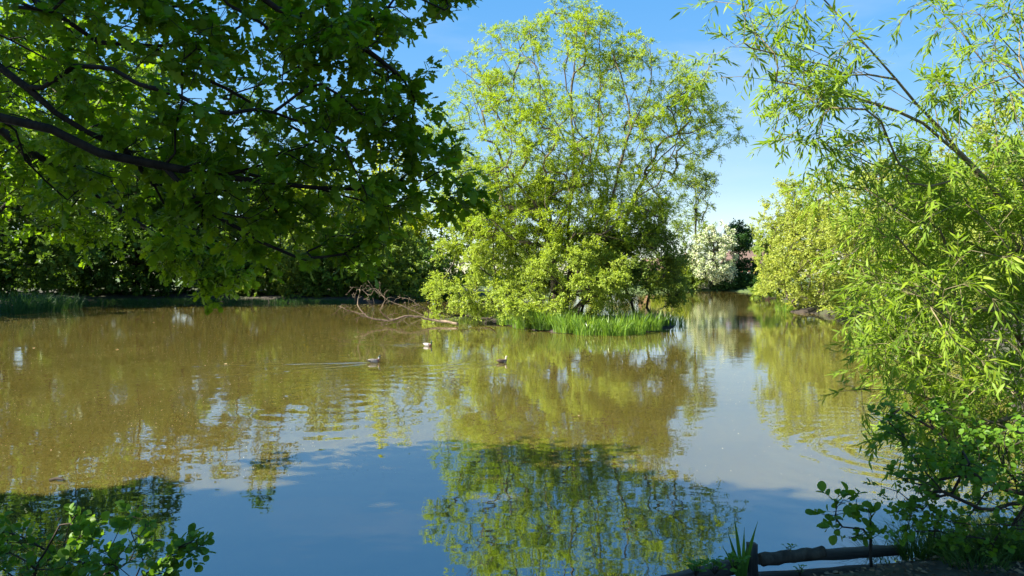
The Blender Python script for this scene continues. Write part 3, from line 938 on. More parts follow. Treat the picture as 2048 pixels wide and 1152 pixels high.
for i, (cx, ty, D, hw, lm, lab) in enumerate(FB):
    wl_ = 548 + EYE * F / (D - 2)
    poly = [(cx - hw, wl_ - 3), (cx - hw * 1.05, (ty + wl_) / 2), (cx - hw * 0.6, ty + 8), (cx, ty), (cx + hw * 0.6, ty + 6), (cx + hw * 1.05, (ty + wl_) / 2), (cx + hw, wl_ - 2)]
    shrub('bank_shrub', lab, poly, D, 2.0, 150, lm, 100 + i, [(cx - 5, gz((cx - 1024) / F * D, D)), (cx + 6, gz((cx - 1024) / F * D, D))],
          group='bushes on the far bank', clumps=26, cr=0.7, size=0.30, slen=0.6, step=0.6, shoots=5, along=0.8)

def plain_mat(name, col, rough=0.8, sc=6, var=0.25):
    m, n, l, b, out = new_mat(name)
    tc = n.new('ShaderNodeTexCoord')
    t = noise(n, l, sc, 5, 0.6, tc.outputs['Object'])
    r = ramp(n, l, t.outputs['Fac'], [(0.3, tuple(c * (1 - var) for c in col)), (0.7, tuple(c * (1 + var) for c in col))])
    l.new(r.outputs['Color'], b.inputs['Base Color'])
    b.inputs['Roughness'].default_value = rough
    bump(n, l, t.outputs['Fac'], 0.4, 0.02, b)
    return m
M_BRICK = plain_mat('brick', (0.24, 0.115, 0.07))
M_ROOF = plain_mat('roof_tile', (0.085, 0.05, 0.038))
M_ROOFR = plain_mat('red_roof_tile', (0.15, 0.085, 0.065))
M_WHITE = plain_mat('white_paint', (0.75, 0.75, 0.72), 0.5, 6, 0.05)
M_GLASS = plain_mat('window_glass', (0.03, 0.035, 0.04), 0.08, 2, 0.1)

def boxes(name, bs, m, parent):
    V, L, T = [], [], []
    for (x0, x1, y0, y1, z0, z1) in bs:
        o = len(V)
        V += [(x0, y0, z0), (x1, y0, z0), (x1, y1, z0), (x0, y1, z0), (x0, y0, z1), (x1, y0, z1), (x1, y1, z1), (x0, y1, z1)]
        for f in ((0, 3, 2, 1), (4, 5, 6, 7), (0, 1, 5, 4), (1, 2, 6, 5), (2, 3, 7, 6), (3, 0, 4, 7)):
            L += [o + i for i in f]; T.append(4)
    return link(name, mesh_np(name, V, L, T, smooth=False), m, parent)

def house(name, label, c, w, d, eave, ridge, roofm, rz):
    """ridge along local x; gables at the ends"""
    root = thing(name, c, label, 'house')
    root.rotation_euler.z = rz
    V = [(-w / 2, -d / 2, 0), (w / 2, -d / 2, 0), (w / 2, d / 2, 0), (-w / 2, d / 2, 0), (-w / 2, -d / 2, eave), (w / 2, -d / 2, eave), (w / 2, d / 2, eave), (-w / 2, d / 2, eave),
         (-w / 2, 0, ridge), (w / 2, 0, ridge)]
    L = [0, 1, 5, 4, 2, 3, 7, 6]; T = [4, 4]
    L += [1, 2, 6, 9, 5]; T.append(5)
    L += [3, 0, 4, 8, 7]; T.append(5)
    link('wall', mesh_np('wall', V, L, T, smooth=False), M_BRICK, root)
    e = 0.35; sl = (ridge - eave) / (d / 2); th = 0.16
    V = []
    for s in (-1, 1):
        for x in (-w / 2 - e, w / 2 + e):
            V += [(x, s * (d / 2 + e), eave - sl * e + 0.03), (x, 0, ridge + 0.03), (x, s * (d / 2 + e), eave - sl * e + 0.03 + th), (x, 0, ridge + 0.03 + th)]
    L, T = [], []
    for o in (0, 8):
        for f in ((0, 1, 5, 4), (2, 6, 7, 3), (0, 4, 6, 2), (0, 2, 3, 1), (4, 5, 7, 6)):
            L += [o + i for i in f]; T.append(4)
    rf = link('roof', mesh_np('roof', V, L, T, smooth=False), roofm, root)
    boxes('chimney', [(w * 0.22, w * 0.22 + 0.7, -0.35, 0.35, ridge - 0.6, ridge + 1.1)], M_BRICK, rf)
    def opening(nm, x, z, ww, hh, glass):
        y = -d / 2
        o = boxes(nm, [(x - ww / 2, x + ww / 2, y - 0.03, y + 0.02, z, z + hh)], glass, root)
        boxes('frame', [(x - ww / 2 - 0.06, x - ww / 2, y - 0.06, y, z, z + hh), (x + ww / 2, x + ww / 2 + 0.06, y - 0.06, y, z, z + hh),
                        (x - ww / 2 - 0.06, x + ww / 2 + 0.06, y - 0.06, y, z + hh, z + hh + 0.06), (x - ww / 2 - 0.08, x + ww / 2 + 0.08, y - 0.1, y, z - 0.06, z),
                        (x - 0.025, x + 0.025, y - 0.05, y - 0.031, z, z + hh)], M_WHITE, o)
    opening('window', -w * 0.25, 0.9, 1.3, 1.2, M_GLASS)
    opening('window', w * 0.28, 0.9, 1.3, 1.2, M_GLASS)
    opening('door', 0.05 * w, 0.02, 0.95, 2.05, M_WHITE)
    return root
hx = (1503 - 1024) / F * 128
house('brick_house', 'brick house with dark roof peeping out right of the chestnut', (hx, 128, gz(hx, 128)), 8.5, 7.0, 2.9, 5.6, M_ROOF, R(-32))
hx = (1345 - 1024) / F * 140
house('brick_house', 'low red-roofed house behind the bushes left of the hawthorn', (hx, 140, gz(hx, 140)), 11, 7.0, 2.4, 4.5, M_ROOFR, R(8))

# ------------------------------------------------------------------ sallows on the right bank
SLG = 'sallows on the right bank'
def sallow(label, poly, D, hd, nt, seed, foot, **kw):
    zb = [gz((f - 1024) / F * D, D) for f in foot]
    a = dict(clumps=170, cr=0.65, size=0.13, slen=0.5, step=0.5, shoots=7, along=0.6, nl=9, templ=T_WIDE, r0=0.008, spread=0.6, rise=0.3, nz=0.5)
    a.update(kw)
    return shrub('sallow_tree', label, poly, D, hd, nt, L_SAL, seed, [(f, z) for f, z in zip(foot, zb)], barkm=M_BARK_WIL, group=SLG, cat='tree', **a)
sallow('pale yellow-green sallow bulging over the water right of the channel', [(1540, 604), (1528, 560), (1530, 480), (1525, 420), (1550, 380), (1610, 355), (1690, 335), (1760, 380), (1790, 500), (1760, 625), (1650, 632), (1590, 618)], 50, 5.0, 1150, 111, [1620, 1650, 1680])
sallow('lit sallow behind the middle of the near willow', [(1655, 650), (1650, 500), (1680, 390), (1770, 320), (1860, 300), (1950, 340), (1990, 450), (1980, 620), (1860, 668), (1740, 660)], 43, 4.4, 760, 112, [1830, 1860, 1800], size=0.15, shoots=6)
sallow('sallow at the right edge behind the near willow', [(1850, 690), (1870, 520), (1900, 330), (1980, 200), (2090, 180), (2180, 300), (2200, 520), (2150, 690)], 32, 3.5, 560, 113, [2050, 2080, 2020], size=0.14, shoots=6)
rng = np.random.default_rng(66)
for px, py, lab in [(1575, 622, 'small iris tuft at the left end of the right mud bank'), (1760, 690, 'iris tuft at the water below the right sallows'), (1850, 705, 'iris tuft half hidden behind the near willow')]:
    c = W(px, py) + np.array([0, 0.3, 0.0])
    root = thing('iris_clump', c, lab, 'iris', 'iris clumps on the right bank')
    blades('blades', c, 130, 0.7, 0.9, 0.032, 0.45, rng, L_IRIS, root)

for i, (cx, ty, hw, D, lab) in enumerate([(1640, 400, 120, 74, 'green tree behind the pale sallow on the right bank'), (1830, 350, 140, 66, 'green tree behind the middle sallow on the right bank'), (2030, 300, 150, 58, 'green tree behind the sallow at the right edge')]):
    tree_px('bank_tree', lab, [(cx - hw, 590), (cx - hw * 1.05, 480), (cx - hw * 0.6, ty + 35), (cx, ty), (cx + hw * 0.6, ty + 30), (cx + hw * 1.05, 480), (cx + hw, 590)], D, 4.0, 260, L_BUSHD, 170 + i, cx, group='trees behind the right bank sallows', size=0.5, shoots=4, clumps=110)

# ------------------------------------------------------------------ the big oak overhanging from the left
rng = np.random.default_rng(7)
ob = np.array([-10.2, 2.6, gz(-10.2, 2.6) - 0.1])
oak_stems = [
    [ob, ob + (0.15, 0.1, 2.0), ob + (0.1, 0.3, 4.5), ob + (0.0, 0.2, 7.5), ob + (-0.2, 0, 10.5)],
    [ob + (0.13, 0.1, 1.9)] + [np.array([-8.0, 3.9, 3.7])] + px_stem((-260, 190, 5.2), (0, 238, 5.2), (100, 258, 5.15), (200, 296, 5.2), (330, 330, 5.4), (450, 350, 5.5), (560, 368, 5.6), (640, 372, 5.8), (720, 402, 5.9), (800, 430, 6.0), (860, 445, 6.1)),
    [ob + (0.1, 0.2, 3.2)] + [np.array([-7.6, 4.4, 4.7])] + px_stem((-220, 40, 5.6), (0, 128, 5.5), (50, 180, 5.4), (110, 232, 5.4), (180, 262, 5.4), (260, 300, 5.6), (310, 370, 5.9), (345, 440, 6.0)),
    px_stem((-260, 190, 5.2), (-120, 200, 5.0), (-20, 186, 4.9), (30, 184, 4.9), (70, 215, 5.0), (130, 244, 5.15)),
    [ob + (0.1, 0.3, 4.5)] + [np.array([-7.0, 4.4, 6.0])] + px_stem((-120, -130, 5.7), (80, 0, 5.6), (140, 50, 5.6), (200, 90, 5.7), (300, 90, 5.8), (380, 140, 5.9), (450, 180, 6.0), (560, 240, 6.2), (680, 310, 6.3)),
    px_stem((-120, -130, 5.7), (150, -120, 5.6), (400, -60, 5.5), (560, 10, 5.6), (680, 70, 5.7), (760, 120, 5.8)),
    px_stem((150, -120, 5.6), (420, -100, 5.4), (650, -60, 5.4), (800, -20, 5.5), (890, 20, 5.6)),
    px_stem((0, 238, 5.2), (32, 262, 5.3), (55, 320, 5.5), (100, 365, 5.7), (135, 400, 5.9)),
    px_stem((330, 330, 5.4), (415, 415, 5.5), (486, 456, 5.6), (520, 490, 5.6), (607, 520, 5.7)),
    px_stem((310, 370, 5.9), (365, 467, 6.0), (400, 490, 6.0)),
    px_stem((640, 372, 5.8), (740, 375, 6.0), (850, 360, 6.1), (920, 390, 6.2)),
    px_stem((400, -60, 5.5), (460, 10, 5.6), (530, 56, 5.6), (570, 100, 5.65)),
    [ob + (0.1, 0.3, 3.6)] + [np.array([-8.2, 5.4, 4.8]), np.array([-6.6, 7.6, 4.6])] + px_stem((60, 300, 8.6), (160, 370, 8.8), (240, 420, 8.9)),
    [ob + (0.1, 0.3, 4.5), np.array([-7.5, 6.2, 6.2])] + px_stem((20, 80, 8.4), (120, 130, 8.7), (230, 200, 9.0)),
    px_stem((240, 420, 8.9), (320, 470, 8.8), (380, 505, 8.9), (440, 570, 8.8)),
]
oak_out = [(-60, -60), (930, -60), (918, 22), (890, 45), (850, 60), (835, 95), (800, 95), (835, 150), (835, 195), (810, 215), (815, 250), (870, 270), (900, 315),
           (940, 375), (955, 425), (915, 445), (880, 448), (850, 432), (800, 420), (760, 440), (735, 508), (690, 492), (630, 508), (580, 500), (530, 480), (500, 490),
           (490, 580), (455, 612), (430, 580), (390, 560), (310, 545), (315, 490), (340, 450), (250, 440), (130, 400), (-60, 360)]
hole1 = [(440, -10), (530, -10), (540, 30), (590, 70), (600, 130), (570, 120), (500, 70), (450, 40)]
hole2 = [(560, 395), (640, 400), (720, 430), (700, 460), (600, 450)]
hole3 = [(-60, 265), (30, 265), (60, 330), (130, 400), (-60, 400)]
hole4 = [(290, 470), (400, 460), (520, 560), (480, 640), (380, 580), (290, 560)]
t_near = crown_targets(oak_out, 5.9, 1.1, 880, rng, holes=(hole1, hole2, hole3, hole4), clumps=250, cr=0.17)
q_ = project(t_near)
t_near = t_near[~((q_[:, 0] < 330) & (q_[:, 1] > 20) & (rng.random(len(q_)) < 0.62))]
t_sprig = crown_targets([(305, 490), (345, 470), (420, 490), (500, 555), (480, 585), (455, 612), (420, 575), (375, 560), (310, 545)], 8.8, 0.4, 95, rng, clumps=34, cr=0.14)
t_lit = crown_targets([(-120, 60), (80, 30), (260, 60), (330, 170), (340, 300), (310, 440), (200, 480), (90, 470), (-120, 460)], 8.9, 0.7, 380, rng, clumps=110, cr=0.28)
t_up = blob_targets([((-13.6, 1.3, 10.0), (5.8, 4.7, 4.2), 5), ((-8.4, 1.7, 7.2), (3.4, 3.6, 1.9), 1.8)], 560, rng)
oak = plant('oak_tree', 'large oak whose dark branches hang over the water from the left', 'tree', oak_stems, np.concatenate([t_near, t_lit, t_sprig]), L_OAK, M_BARK_OAK, 12,
      r0=0.0029, ex=2.0, step=0.22, jit=0.022, templ=T_OAK, size=0.105, shoots=2, slen=0.16, spread=0.7, droop=0.2, rise=0.05, nl=7, ang=1.0, sag=0.25, along=0.5,
      shoot_stems=True, parts=300, stem_bonus=0.0)
# upper crown of the same oak, above the picture
rng = np.random.default_rng(8)
sk = Skel()
sk.stem([ob + (0.1, 0.3, 4.5), ob + (0.0, 0.2, 7.5), ob + (-0.2, 0, 10.5)], 0.6, rng, 0.03)
org, outw = [], []
for t in t_up[np.argsort(np.linalg.norm(t_up - ob, axis=1))]:
    pth = sk.reach(t, 0.6, rng, 0.06)
    for i in pth[-max(1, int(len(pth) * 0.6)):]:
        org.append(sk.p[i].copy()); outw.append(sk.d[i].copy())
rad, acc = skel_radii(sk, 0.012, 2.0)
link('upper_branches', tube_mesh('upper_branches', skel_chains(sk, rad, acc), ob), M_BARK_OAK, oak)
o_, d_, L_ = grow_shoots(np.array(org), np.array(outw), 7, 0.7, 0.8, 0.2, 0.1, rng)
pp, ld, nr = shoot_leaves(o_, d_, L_, 7, 0.2, 0.9, 0.15, rng)
q = project(pp)
k = ~((q[:, 0] > -40) & (q[:, 1] > -40) & (q[:, 2] > 0.3))
for lit in (P(120, 1065, 4.0), P(190, 1060, 4.05)):      # gaps in the crown where sun reaches the bank-side bush
    v = pp - lit
    k &= np.linalg.norm(v - (v @ np.array(S))[:, None] * np.array(S), axis=1) > 0.42
pp, ld, nr = pp[k], ld[k], nr[k]
c = link('upper_crown', leaves_mesh('upper_crown', pp - ob, ld, nr, 0.43 * rng.uniform(0.7, 1.2, len(pp)), T_WIDE, rng.random(len(pp))), L_OAK, oak)

# ------------------------------------------------------------------ near willow on the right
rng = np.random.default_rng(9)
wb = np.array([6.5, 7.4, gz(6.5, 7.4) - 0.05])
nw_stems = [
    [wb, np.array([5.9, 7.25, 1.7])] + px_stem((2130, 540, 7.1), (2048, 450, 7.0), (1970, 362, 6.9), (1880, 255, 6.8), (1790, 162, 6.7), (1735, 95, 6.6), (1680, 38, 6.6), (1620, -30, 6.6)),
    px_stem((1925, 308, 6.85), (1850, 250, 6.7), (1790, 222, 6.6), (1700, 192, 6.4), (1560, 165, 6.2), (1440, 155, 6.1)),
    px_stem((1880, 255, 6.8), (1830, 208, 6.85), (1770, 172, 6.9), (1700, 140, 7.0), (1580, 80, 7.0), (1480, 25, 7.0)),
    px_stem((1770, 145, 6.7), (1700, 145, 6.4), (1600, 120, 6.2), (1500, 95, 6.1)),
    px_stem((1970, 362, 6.9), (1990, 300, 6.8), (1995, 200, 6.7), (1985, 100, 6.6)),
    [wb, np.array([6.0, 7.0, 1.6])] + px_stem((2120, 400, 6.6), (2090, 260, 6.5), (2030, 120, 6.4), (1960, 30, 6.4)),
    [wb, np.array([5.7, 7.3, 1.4])] + px_stem((2048, 690, 7.2), (1960, 555, 7.2), (1890, 490, 7.1), (1850, 425, 7.0)),
    [wb, np.array([5.7, 6.9, 1.2])] + px_stem((2048, 640, 6.8), (1900, 615, 6.7), (1780, 560, 6.6), (1660, 500, 6.6)),
    [wb, np.array([5.6, 7.1, 1.0])] + px_stem((2048, 790, 7.0), (1900, 720, 6.8), (1780, 690, 6.7), (1670, 640, 6.6)),
    [wb, np.array([5.6, 7.3, 0.9])] + px_stem((2048, 870, 7.2), (1920, 820, 7.0), (1800, 780, 6.9), (1690, 770, 6.8)),
    [wb, np.array([5.6, 7.6, 0.8])] + px_stem((2048, 830, 7.4), (1930, 860, 7.4), (1850, 900, 7.4), (1790, 930, 7.4)),
]
nw_a = [(1445, 10), (1440, 100), (1425, 160), (1480, 210), (1560, 235), (1570, 280), (1620, 330), (1700, 310), (1770, 250), (1700, 190), (1690, 130), (1740, 100), (1690, 60), (1640, 0), (1540, -20)]
nw_b = [(1870, -20), (2100, -30), (2120, 500), (2110, 930), (1990, 960), (1900, 960), (1835, 925), (1800, 850), (1755, 800), (1715, 790), (1750, 745), (1745, 690), (1740, 640), (1690, 590),
        (1720, 550), (1730, 470), (1660, 400), (1640, 350), (1700, 320), (1780, 275), (1850, 290), (1830, 250), (1880, 150), (1860, 60)]
tg = np.concatenate([crown_targets(nw_a, 6.4, 0.8, 150, rng, clumps=55, cr=0.22), crown_targets(nw_b, 7.0, 1.5, 560, rng, clumps=190, cr=0.25), crown_targets([(1740, 560), (1770, 420), (1850, 330), (1960, 320), (2100, 350), (2100, 940), (1920, 940), (1840, 900), (1800, 830), (1770, 700)], 7.6, 1.0, 420, rng, clumps=140, cr=0.25)])
q_ = project(tg)
tg = tg[~((q_[:, 1] < 310) & (rng.random(len(q_)) < 0.42))]
plant('near_willow', 'willow with long narrow leaves leaning in from the right foreground', 'tree', nw_stems, tg, L_WILN, M_BARK_YNG, 13,
      r0=0.0025, ex=2.0, step=0.25, jit=0.02, templ=T_LANCE, size=0.102, shoots=4, slen=0.27, spread=0.55, droop=0.28, rise=0.08, nl=9, ang=0.7, sag=0.28, along=0.6,
      shoot_stems=True, parts=300)

# ------------------------------------------------------------------ alder bush, sapling, bank-side bush
rng = np.random.default_rng(10)
ab = np.array([4.05, 5.35, gz(4.05, 5.35) - 0.03])
al_stems = [
    [ab] + px_stem((2110, 1010, 5.3), (2035, 985, 5.3), (2020, 920, 5.25), (2008, 880, 5.2)),
    px_stem((2035, 985, 5.3), (1960, 960, 5.3), (1900, 890, 5.3), (1840, 840, 5.3), (1770, 810, 5.2)),
    px_stem((2070, 1000, 5.3), (1960, 1020, 5.0), (1900, 990, 4.95), (1840, 960, 4.9), (1800, 955, 4.9)),
    [ab] + px_stem((2100, 1060, 5.1), (2000, 1050, 5.0), (1900, 1040, 5.0), (1840, 1020, 5.0)),
]
tg = crown_targets([(1740, 830), (1780, 805), (1850, 800), (1960, 840), (2100, 820), (2120, 1060), (1950, 1075), (1840, 1060), (1790, 1010), (1800, 960), (1830, 920), (1790, 890)], 5.2, 0.5, 230, rng, clumps=120, cr=0.10)
plant('alder_bush', 'shaded alder bush with round leaves at the lower right', 'bush', al_stems, tg, L_ALD, M_BARK_DRK, 14,
      r0=0.0026, ex=2.1, step=0.14, jit=0.01, templ=T_ROUND, size=0.044, shoots=2, slen=0.11, spread=0.7, droop=0.15, rise=0.15, nl=5, ang=1.0, sag=0.1, along=0.55, shoot_stems=True, parts=300, shoot_r=0.0011)

rng = np.random.default_rng(15)
sb = np.array([2.78, 5.72, gz(2.78, 5.72)])
tg = crown_targets([(1638, 1030), (1650, 1005), (1690, 1000), (1700, 985), (1730, 988), (1770, 1000), (1765, 1080), (1700, 1078), (1665, 1060)], 5.75, 0.22, 26, rng)
plant('alder_sapling', 'small alder sapling sprouting behind the timber edging', 'sapling', [[sb] + px_stem((1740, 1050, 5.75), (1735, 1000, 5.75))], tg, L_ALD, M_BARK_DRK, 16,
      r0=0.003, ex=2.1, step=0.1, jit=0.006, templ=T_ROUND, size=0.075, shoots=1, slen=0.12, spread=0.5, droop=0.1, rise=0.35, nl=4, ang=0.9, sag=0.0, along=0.5, shoot_stems=True, parts=300, shoot_r=0.0014)

rng = np.random.default_rng(17)
lb = np.array([-2.6, 4.0, gz(-2.6, 4.0) - 0.02])
ll_stems = [[lb] + px_stem((60, 1180, 4.0), (90, 1100, 4.0), (120, 1050, 4.0)), [lb] + px_stem((180, 1190, 4.0), (230, 1120, 4.0), (280, 1070, 4.0)),
            [lb] + px_stem((210, 1200, 4.1), (300, 1140, 4.2), (360, 1095, 4.2), (405, 1065, 4.2)), [lb] + px_stem((-20, 1140, 4.0), (-40, 1060, 4.0))]
tg = np.concatenate([crown_targets([(-60, 1050), (40, 1040), (95, 1035), (160, 1030), (215, 1035), (290, 1035), (300, 1090), (345, 1110), (310, 1170), (-60, 1190)], 4.05, 0.45, 100, rng, clumps=55, cr=0.08),
                     crown_targets([(330, 1110), (370, 1075), (420, 1058), (415, 1085), (370, 1120), (300, 1165)], 4.2, 0.12, 22, rng)])
plant('bankside_bush', 'round-leaved bush with a few sunlit leaves at the lower left corner', 'bush', ll_stems, tg, L_ALD, M_BARK_DRK, 18,
      r0=0.0024, ex=2.1, step=0.1, jit=0.008, templ=T_ROUND, size=0.05, shoots=2, slen=0.09, spread=0.6, droop=0.1, rise=0.3, nl=4, ang=0.95, sag=0.0, along=0.5, shoot_stems=True, parts=300, shoot_r=0.0011)

# ------------------------------------------------------------------ timber edging of the near bank
m, n, l, b, out = new_mat('wet_timber')
tc = n.new('ShaderNodeTexCoord'); mp = n.new('ShaderNodeMapping'); mp.inputs['Scale'].default_value = (2, 22, 22)
l.new(tc.outputs['Object'], mp.inputs['Vector'])
t2 = noise(n, l, 2.0, 7, 0.65, mp.outputs['Vector'])
r1 = ramp(n, l, t2.outputs['Fac'], [(0.3, (0.022, 0.017, 0.013)), (0.7, (0.085, 0.066, 0.05))])
l.new(r1.outputs['Color'], b.inputs['Base Color']); b.inputs['Roughness'].default_value = 0.8
bump(n, l, t2.outputs['Fac'], 0.7, 0.015, b)
M_TIMBER = m

def beam(name, a, b_, w, h, parent, rng):
    """rough squared timber from a to b (world); slightly uneven along its length"""
    a, b_ = np.array(a, float), np.array(b_, float)
    Lg = np.linalg.norm(b_ - a); k = max(2, int(Lg / 0.12))
    ax = (b_ - a) / Lg; sd = norm(np.cross(UP, ax)); up = np.cross(ax, sd)
    prof = [(-1, -0.8), (-0.8, -1), (0.8, -1), (1, -0.8), (1, 0.75), (0.75, 1), (-0.75, 1), (-1, 0.75)]
    V, L, T = [], [], []
    for i in range(k + 1):
        c = a + ax * Lg * i / k
        for (u, v) in prof:
            V.append(((u * w / 2 + rng.normal(0, 0.004)), (v * h / 2 + rng.normal(0, 0.004)), Lg * i / k))
    K = len(prof)
    for i in range(k):
        for j in range(K):
            L += [i * K + j, i * K + (j + 1) % K, (i + 1) * K + (j + 1) % K, (i + 1) * K + j]; T.append(4)
    L += list(range(K))[::-1]; T.append(K)
    L += [k * K + j for j in range(K)]; T.append(K)
    V = np.array(V)
    Vw = V[:, 2:3] * np.array([[1.0, 0, 0]]) + V[:, 0:1] * np.array([[0, 1.0, 0]]) + V[:, 1:2] * np.array([[0, 0, 1.0]])
    o = link(name, mesh_np(name, Vw, L, T, smooth=False), M_TIMBER, parent)
    mt = Matrix.Identity(4)
    for r_ in range(3):
        mt[r_][0] = ax[r_]; mt[r_][1] = sd[r_]; mt[r_][2] = up[r_]; mt[r_][3] = a[r_] - base_of(parent)[r_]
    o.matrix_local = mt
    return o

rng = np.random.default_rng(19)
e0, e1, e2 = np.array([1.06, 5.42, 0]), np.array([1.86, 5.74, 0]), np.array([3.25, 6.05, 0])
root = thing('timber_edging', e1, 'dark weathered timber edging with posts along the near bank', 'edging')
beam('rail', e0 + (0.05, 0, 0.23), e1 + (-0.06, 0, 0.25), 0.08, 0.10, root, rng)
beam('rail', e1 + (0.1, 0.18, 0.22), e2 + (0, 0.1, 0.21), 0.09, 0.07, root, rng)
beam('rail', e1 + (0.1, 0.14, 0.05), e2 + (0, 0.05, 0.045), 0.08, 0.13, root, rng)
beam('post', e0 + (0, -0.05, -0.5), e0 + (0, -0.05, 0.40), 0.10, 0.10, root, rng)
beam('post', e1 + (0.02, 0, -0.5), e1 + (0.0, 0.0, 0.41), 0.07, 0.08, root, rng)

def log(name, label, a, b_, ra, rb, cat):
    a, b_ = np.array(a), np.array(b_)
    root = thing(name, (a + b_) / 2, label, cat)
    k = 12
    pts = np.array([a + (b_ - a) * i / k + np.array([0, 0, 0.006 * math.sin(i * 1.7)]) for i in range(k + 1)])
    rr = np.linspace(ra, rb, k + 1) * (1 + 0.03 * np.sin(np.arange(k + 1) * 2.3))
    pts = np.concatenate([pts[:1], pts, pts[-1:]]); pts[0] -= (b_ - a) * 0.004; pts[-1] += (b_ - a) * 0.004
    rr = np.concatenate([[ra * 0.88], rr, [rb * 0.88]])
    link('log_body', tube_mesh('log_body', [(pts, rr, 14)], base_of(root)), M_LOG, root)
    return root
M_LOG = bark_mat('log_bark', (0.022, 0.018, 0.013), (0.085, 0.068, 0.048), 18)
log('fallen_log', 'short round log lying against the timber post', P(1522, 1120, 5.55), P(1648, 1104, 5.6), 0.05, 0.042, 'log')

# iris sprouting by the post: each blade a part
rng = np.random.default_rng(20)
c = np.array([(1488 - 1024) / F * 5.62, 5.62, 0.16])
root = thing('young_iris', c, 'young iris with upright blades beside the timber post', 'iris')
for dx, hh, ln, w in [(-0.075, 0.20, -0.45, 0.012), (-0.045, 0.28, -0.25, 0.014), (-0.01, 0.36, -0.12, 0.016), (0.015, 0.30, 0.02, 0.014), (0.035, 0.33, 0.22, 0.017), (0.0, 0.24, -0.3, 0.012), (0.02, 0.22, 0.1, 0.012)]:
    hh *= 1.4
    V, L, T = [], [], []
    for i in range(7):
        t = i / 6
        ww = w * (1 - 0.2 * t) * (1 if t < 0.6 else max(0.04, (1 - t) / 0.4))
        x = dx * 0.4 + hh * ln * t ** 1.4
        V += [(x - ww, 0.004 * math.sin(t * 3), hh * t), (x, -0.004, hh * t), (x + ww, 0.004, hh * t)]
    for i in range(6):
        L += [3 * i, 3 * i + 1, 3 * i + 4, 3 * i + 3, 3 * i + 1, 3 * i + 2, 3 * i + 5, 3 * i + 4]; T += [4, 4]
    link('blade', mesh_np('blade', V, L, T, np.full(len(V), rng.uniform(0.1, 0.5))), L_IRIS, root)

# ------------------------------------------------------------------ grass tufts, herbs and leaf litter on the near bank
rng = np.random.default_rng(22)
TU = [(1795, 1055, 0.42, 240, 'dense arching grass tuft beside the alder sapling'), (1850, 1085, 0.36, 200, 'long grass tuft in front of the alder bush'),
      (1915, 1095, 0.34, 180, 'grass tuft below the middle of the alder bush'), (1980, 1105, 0.32, 170, 'grass tuft near the right edge below the alder bush'),
      (2030, 1110, 0.35, 170, 'grass tuft at the right edge of the picture'), (1950, 1135, 0.16, 120, 'short grass patch in the lower right corner')]
for px, py, hh, nb, lab in TU:
    q = W(px, py, 0.3)
    q[2] = gz(q[0], q[1]) - 0.01
    root = thing('grass_tuft', q, lab, 'grass', 'grass tufts on the near bank')
    blades('blades', q, nb * 2, 0.22, hh, 0.007, 0.9, rng, L_GRASS, root, seg=4)
HB = [(1392, 1140, 5.25, 'low leafy herb at the left end of the timber rail'), (1430, 1135, 5.3, 'low leafy herb midway along the timber rail'), (1470, 1128, 5.4, 'leafy herb crowding the foot of the young iris'),
      (1578, 1093, 5.9, 'tiny herb growing on the timber behind the log'), (1600, 1140, 5.2, 'small herb on the leaf litter in front of the log')]
for i, (px, py, D, lab) in enumerate(HB):
    rng = np.random.default_rng(200 + i)
    q = P(px, py, D); q[2] = max(q[2] - 0.03, gz(q[0], q[1]) - 0.005)
    root = thing('leafy_herb', q, lab, 'herb', 'herbs along the timber edging')
    nlv = 26 if i < 3 else 11
    scl = 1.0 if i < 3 else 0.6
    pos_ = q + rng.normal(0, 0.035 * scl, (nlv, 3)) * (1, 1, 0.2); pos_[:, 2] = q[2] + rng.uniform(0.01, 0.09, nlv) * scl
    az = rng.random(nlv) * 6.28
    dr = np.stack([np.cos(az), np.sin(az), rng.uniform(0.1, 0.7, nlv)], 1)
    dd, bb, nn = leaf_frames(dr, UP + rng.normal(0, 0.3, (nlv, 3)))
    me = mesh_np('leaf', T_ROUND[0] * (1, 0.6, 1), T_ROUND[1], T_ROUND[2], np.full(len(T_ROUND[0]), 0.55), smooth=False)
    me.materials.append(L_ALD)
    ch = [(np.array([q - (0, 0, 0.02), (q + p_) / 2 + (0, 0, 0.0), p_]), np.array([0.002, 0.0016, 0.001]), 3) for p_ in pos_]
    link('stems', tube_mesh('stems', ch, q), M_BARK_DRK, root)
    for j in range(nlv):
        lo = bpy.data.objects.new('leaf', me); COL.objects.link(lo); lo.parent = root
        s_ = rng.uniform(0.04, 0.07) * scl
        mt = Matrix.Identity(4)
        for r_ in range(3):
            mt[r_][0] = dd[j][r_] * s_; mt[r_][1] = bb[j][r_] * s_; mt[r_][2] = nn[j][r_] * s_; mt[r_][3] = pos_[j][r_] - q[r_]
        lo.matrix_local = mt

rng = np.random.default_rng(23)
q = np.stack([rng.uniform(0.8, 6.0, 5200), rng.uniform(3.6, 6.8, 5200)], 1)
z = ground_h(q[:, 0][None], q[:, 1][None])[0]
k = z > 0.22
q, z = q[k], z[k]
az = rng.random(len(q)) * 6.28
pos_ = np.stack([q[:, 0], q[:, 1], z + 0.012], 1)
c = link('leaf_litter', leaves_mesh('leaf_litter', pos_, np.stack([np.cos(az), np.sin(az), rng.normal(0, 0.15, len(q))], 1), UP + rng.normal(0, 0.35, (len(q), 3)), rng.uniform(0.02, 0.06, len(q)), T_WIDE, rng.random(len(q)) ** 2), L_LITTER)
tag(c, 'brown dead leaves scattered over the shaded near bank', 'leaf litter', kind='stuff')

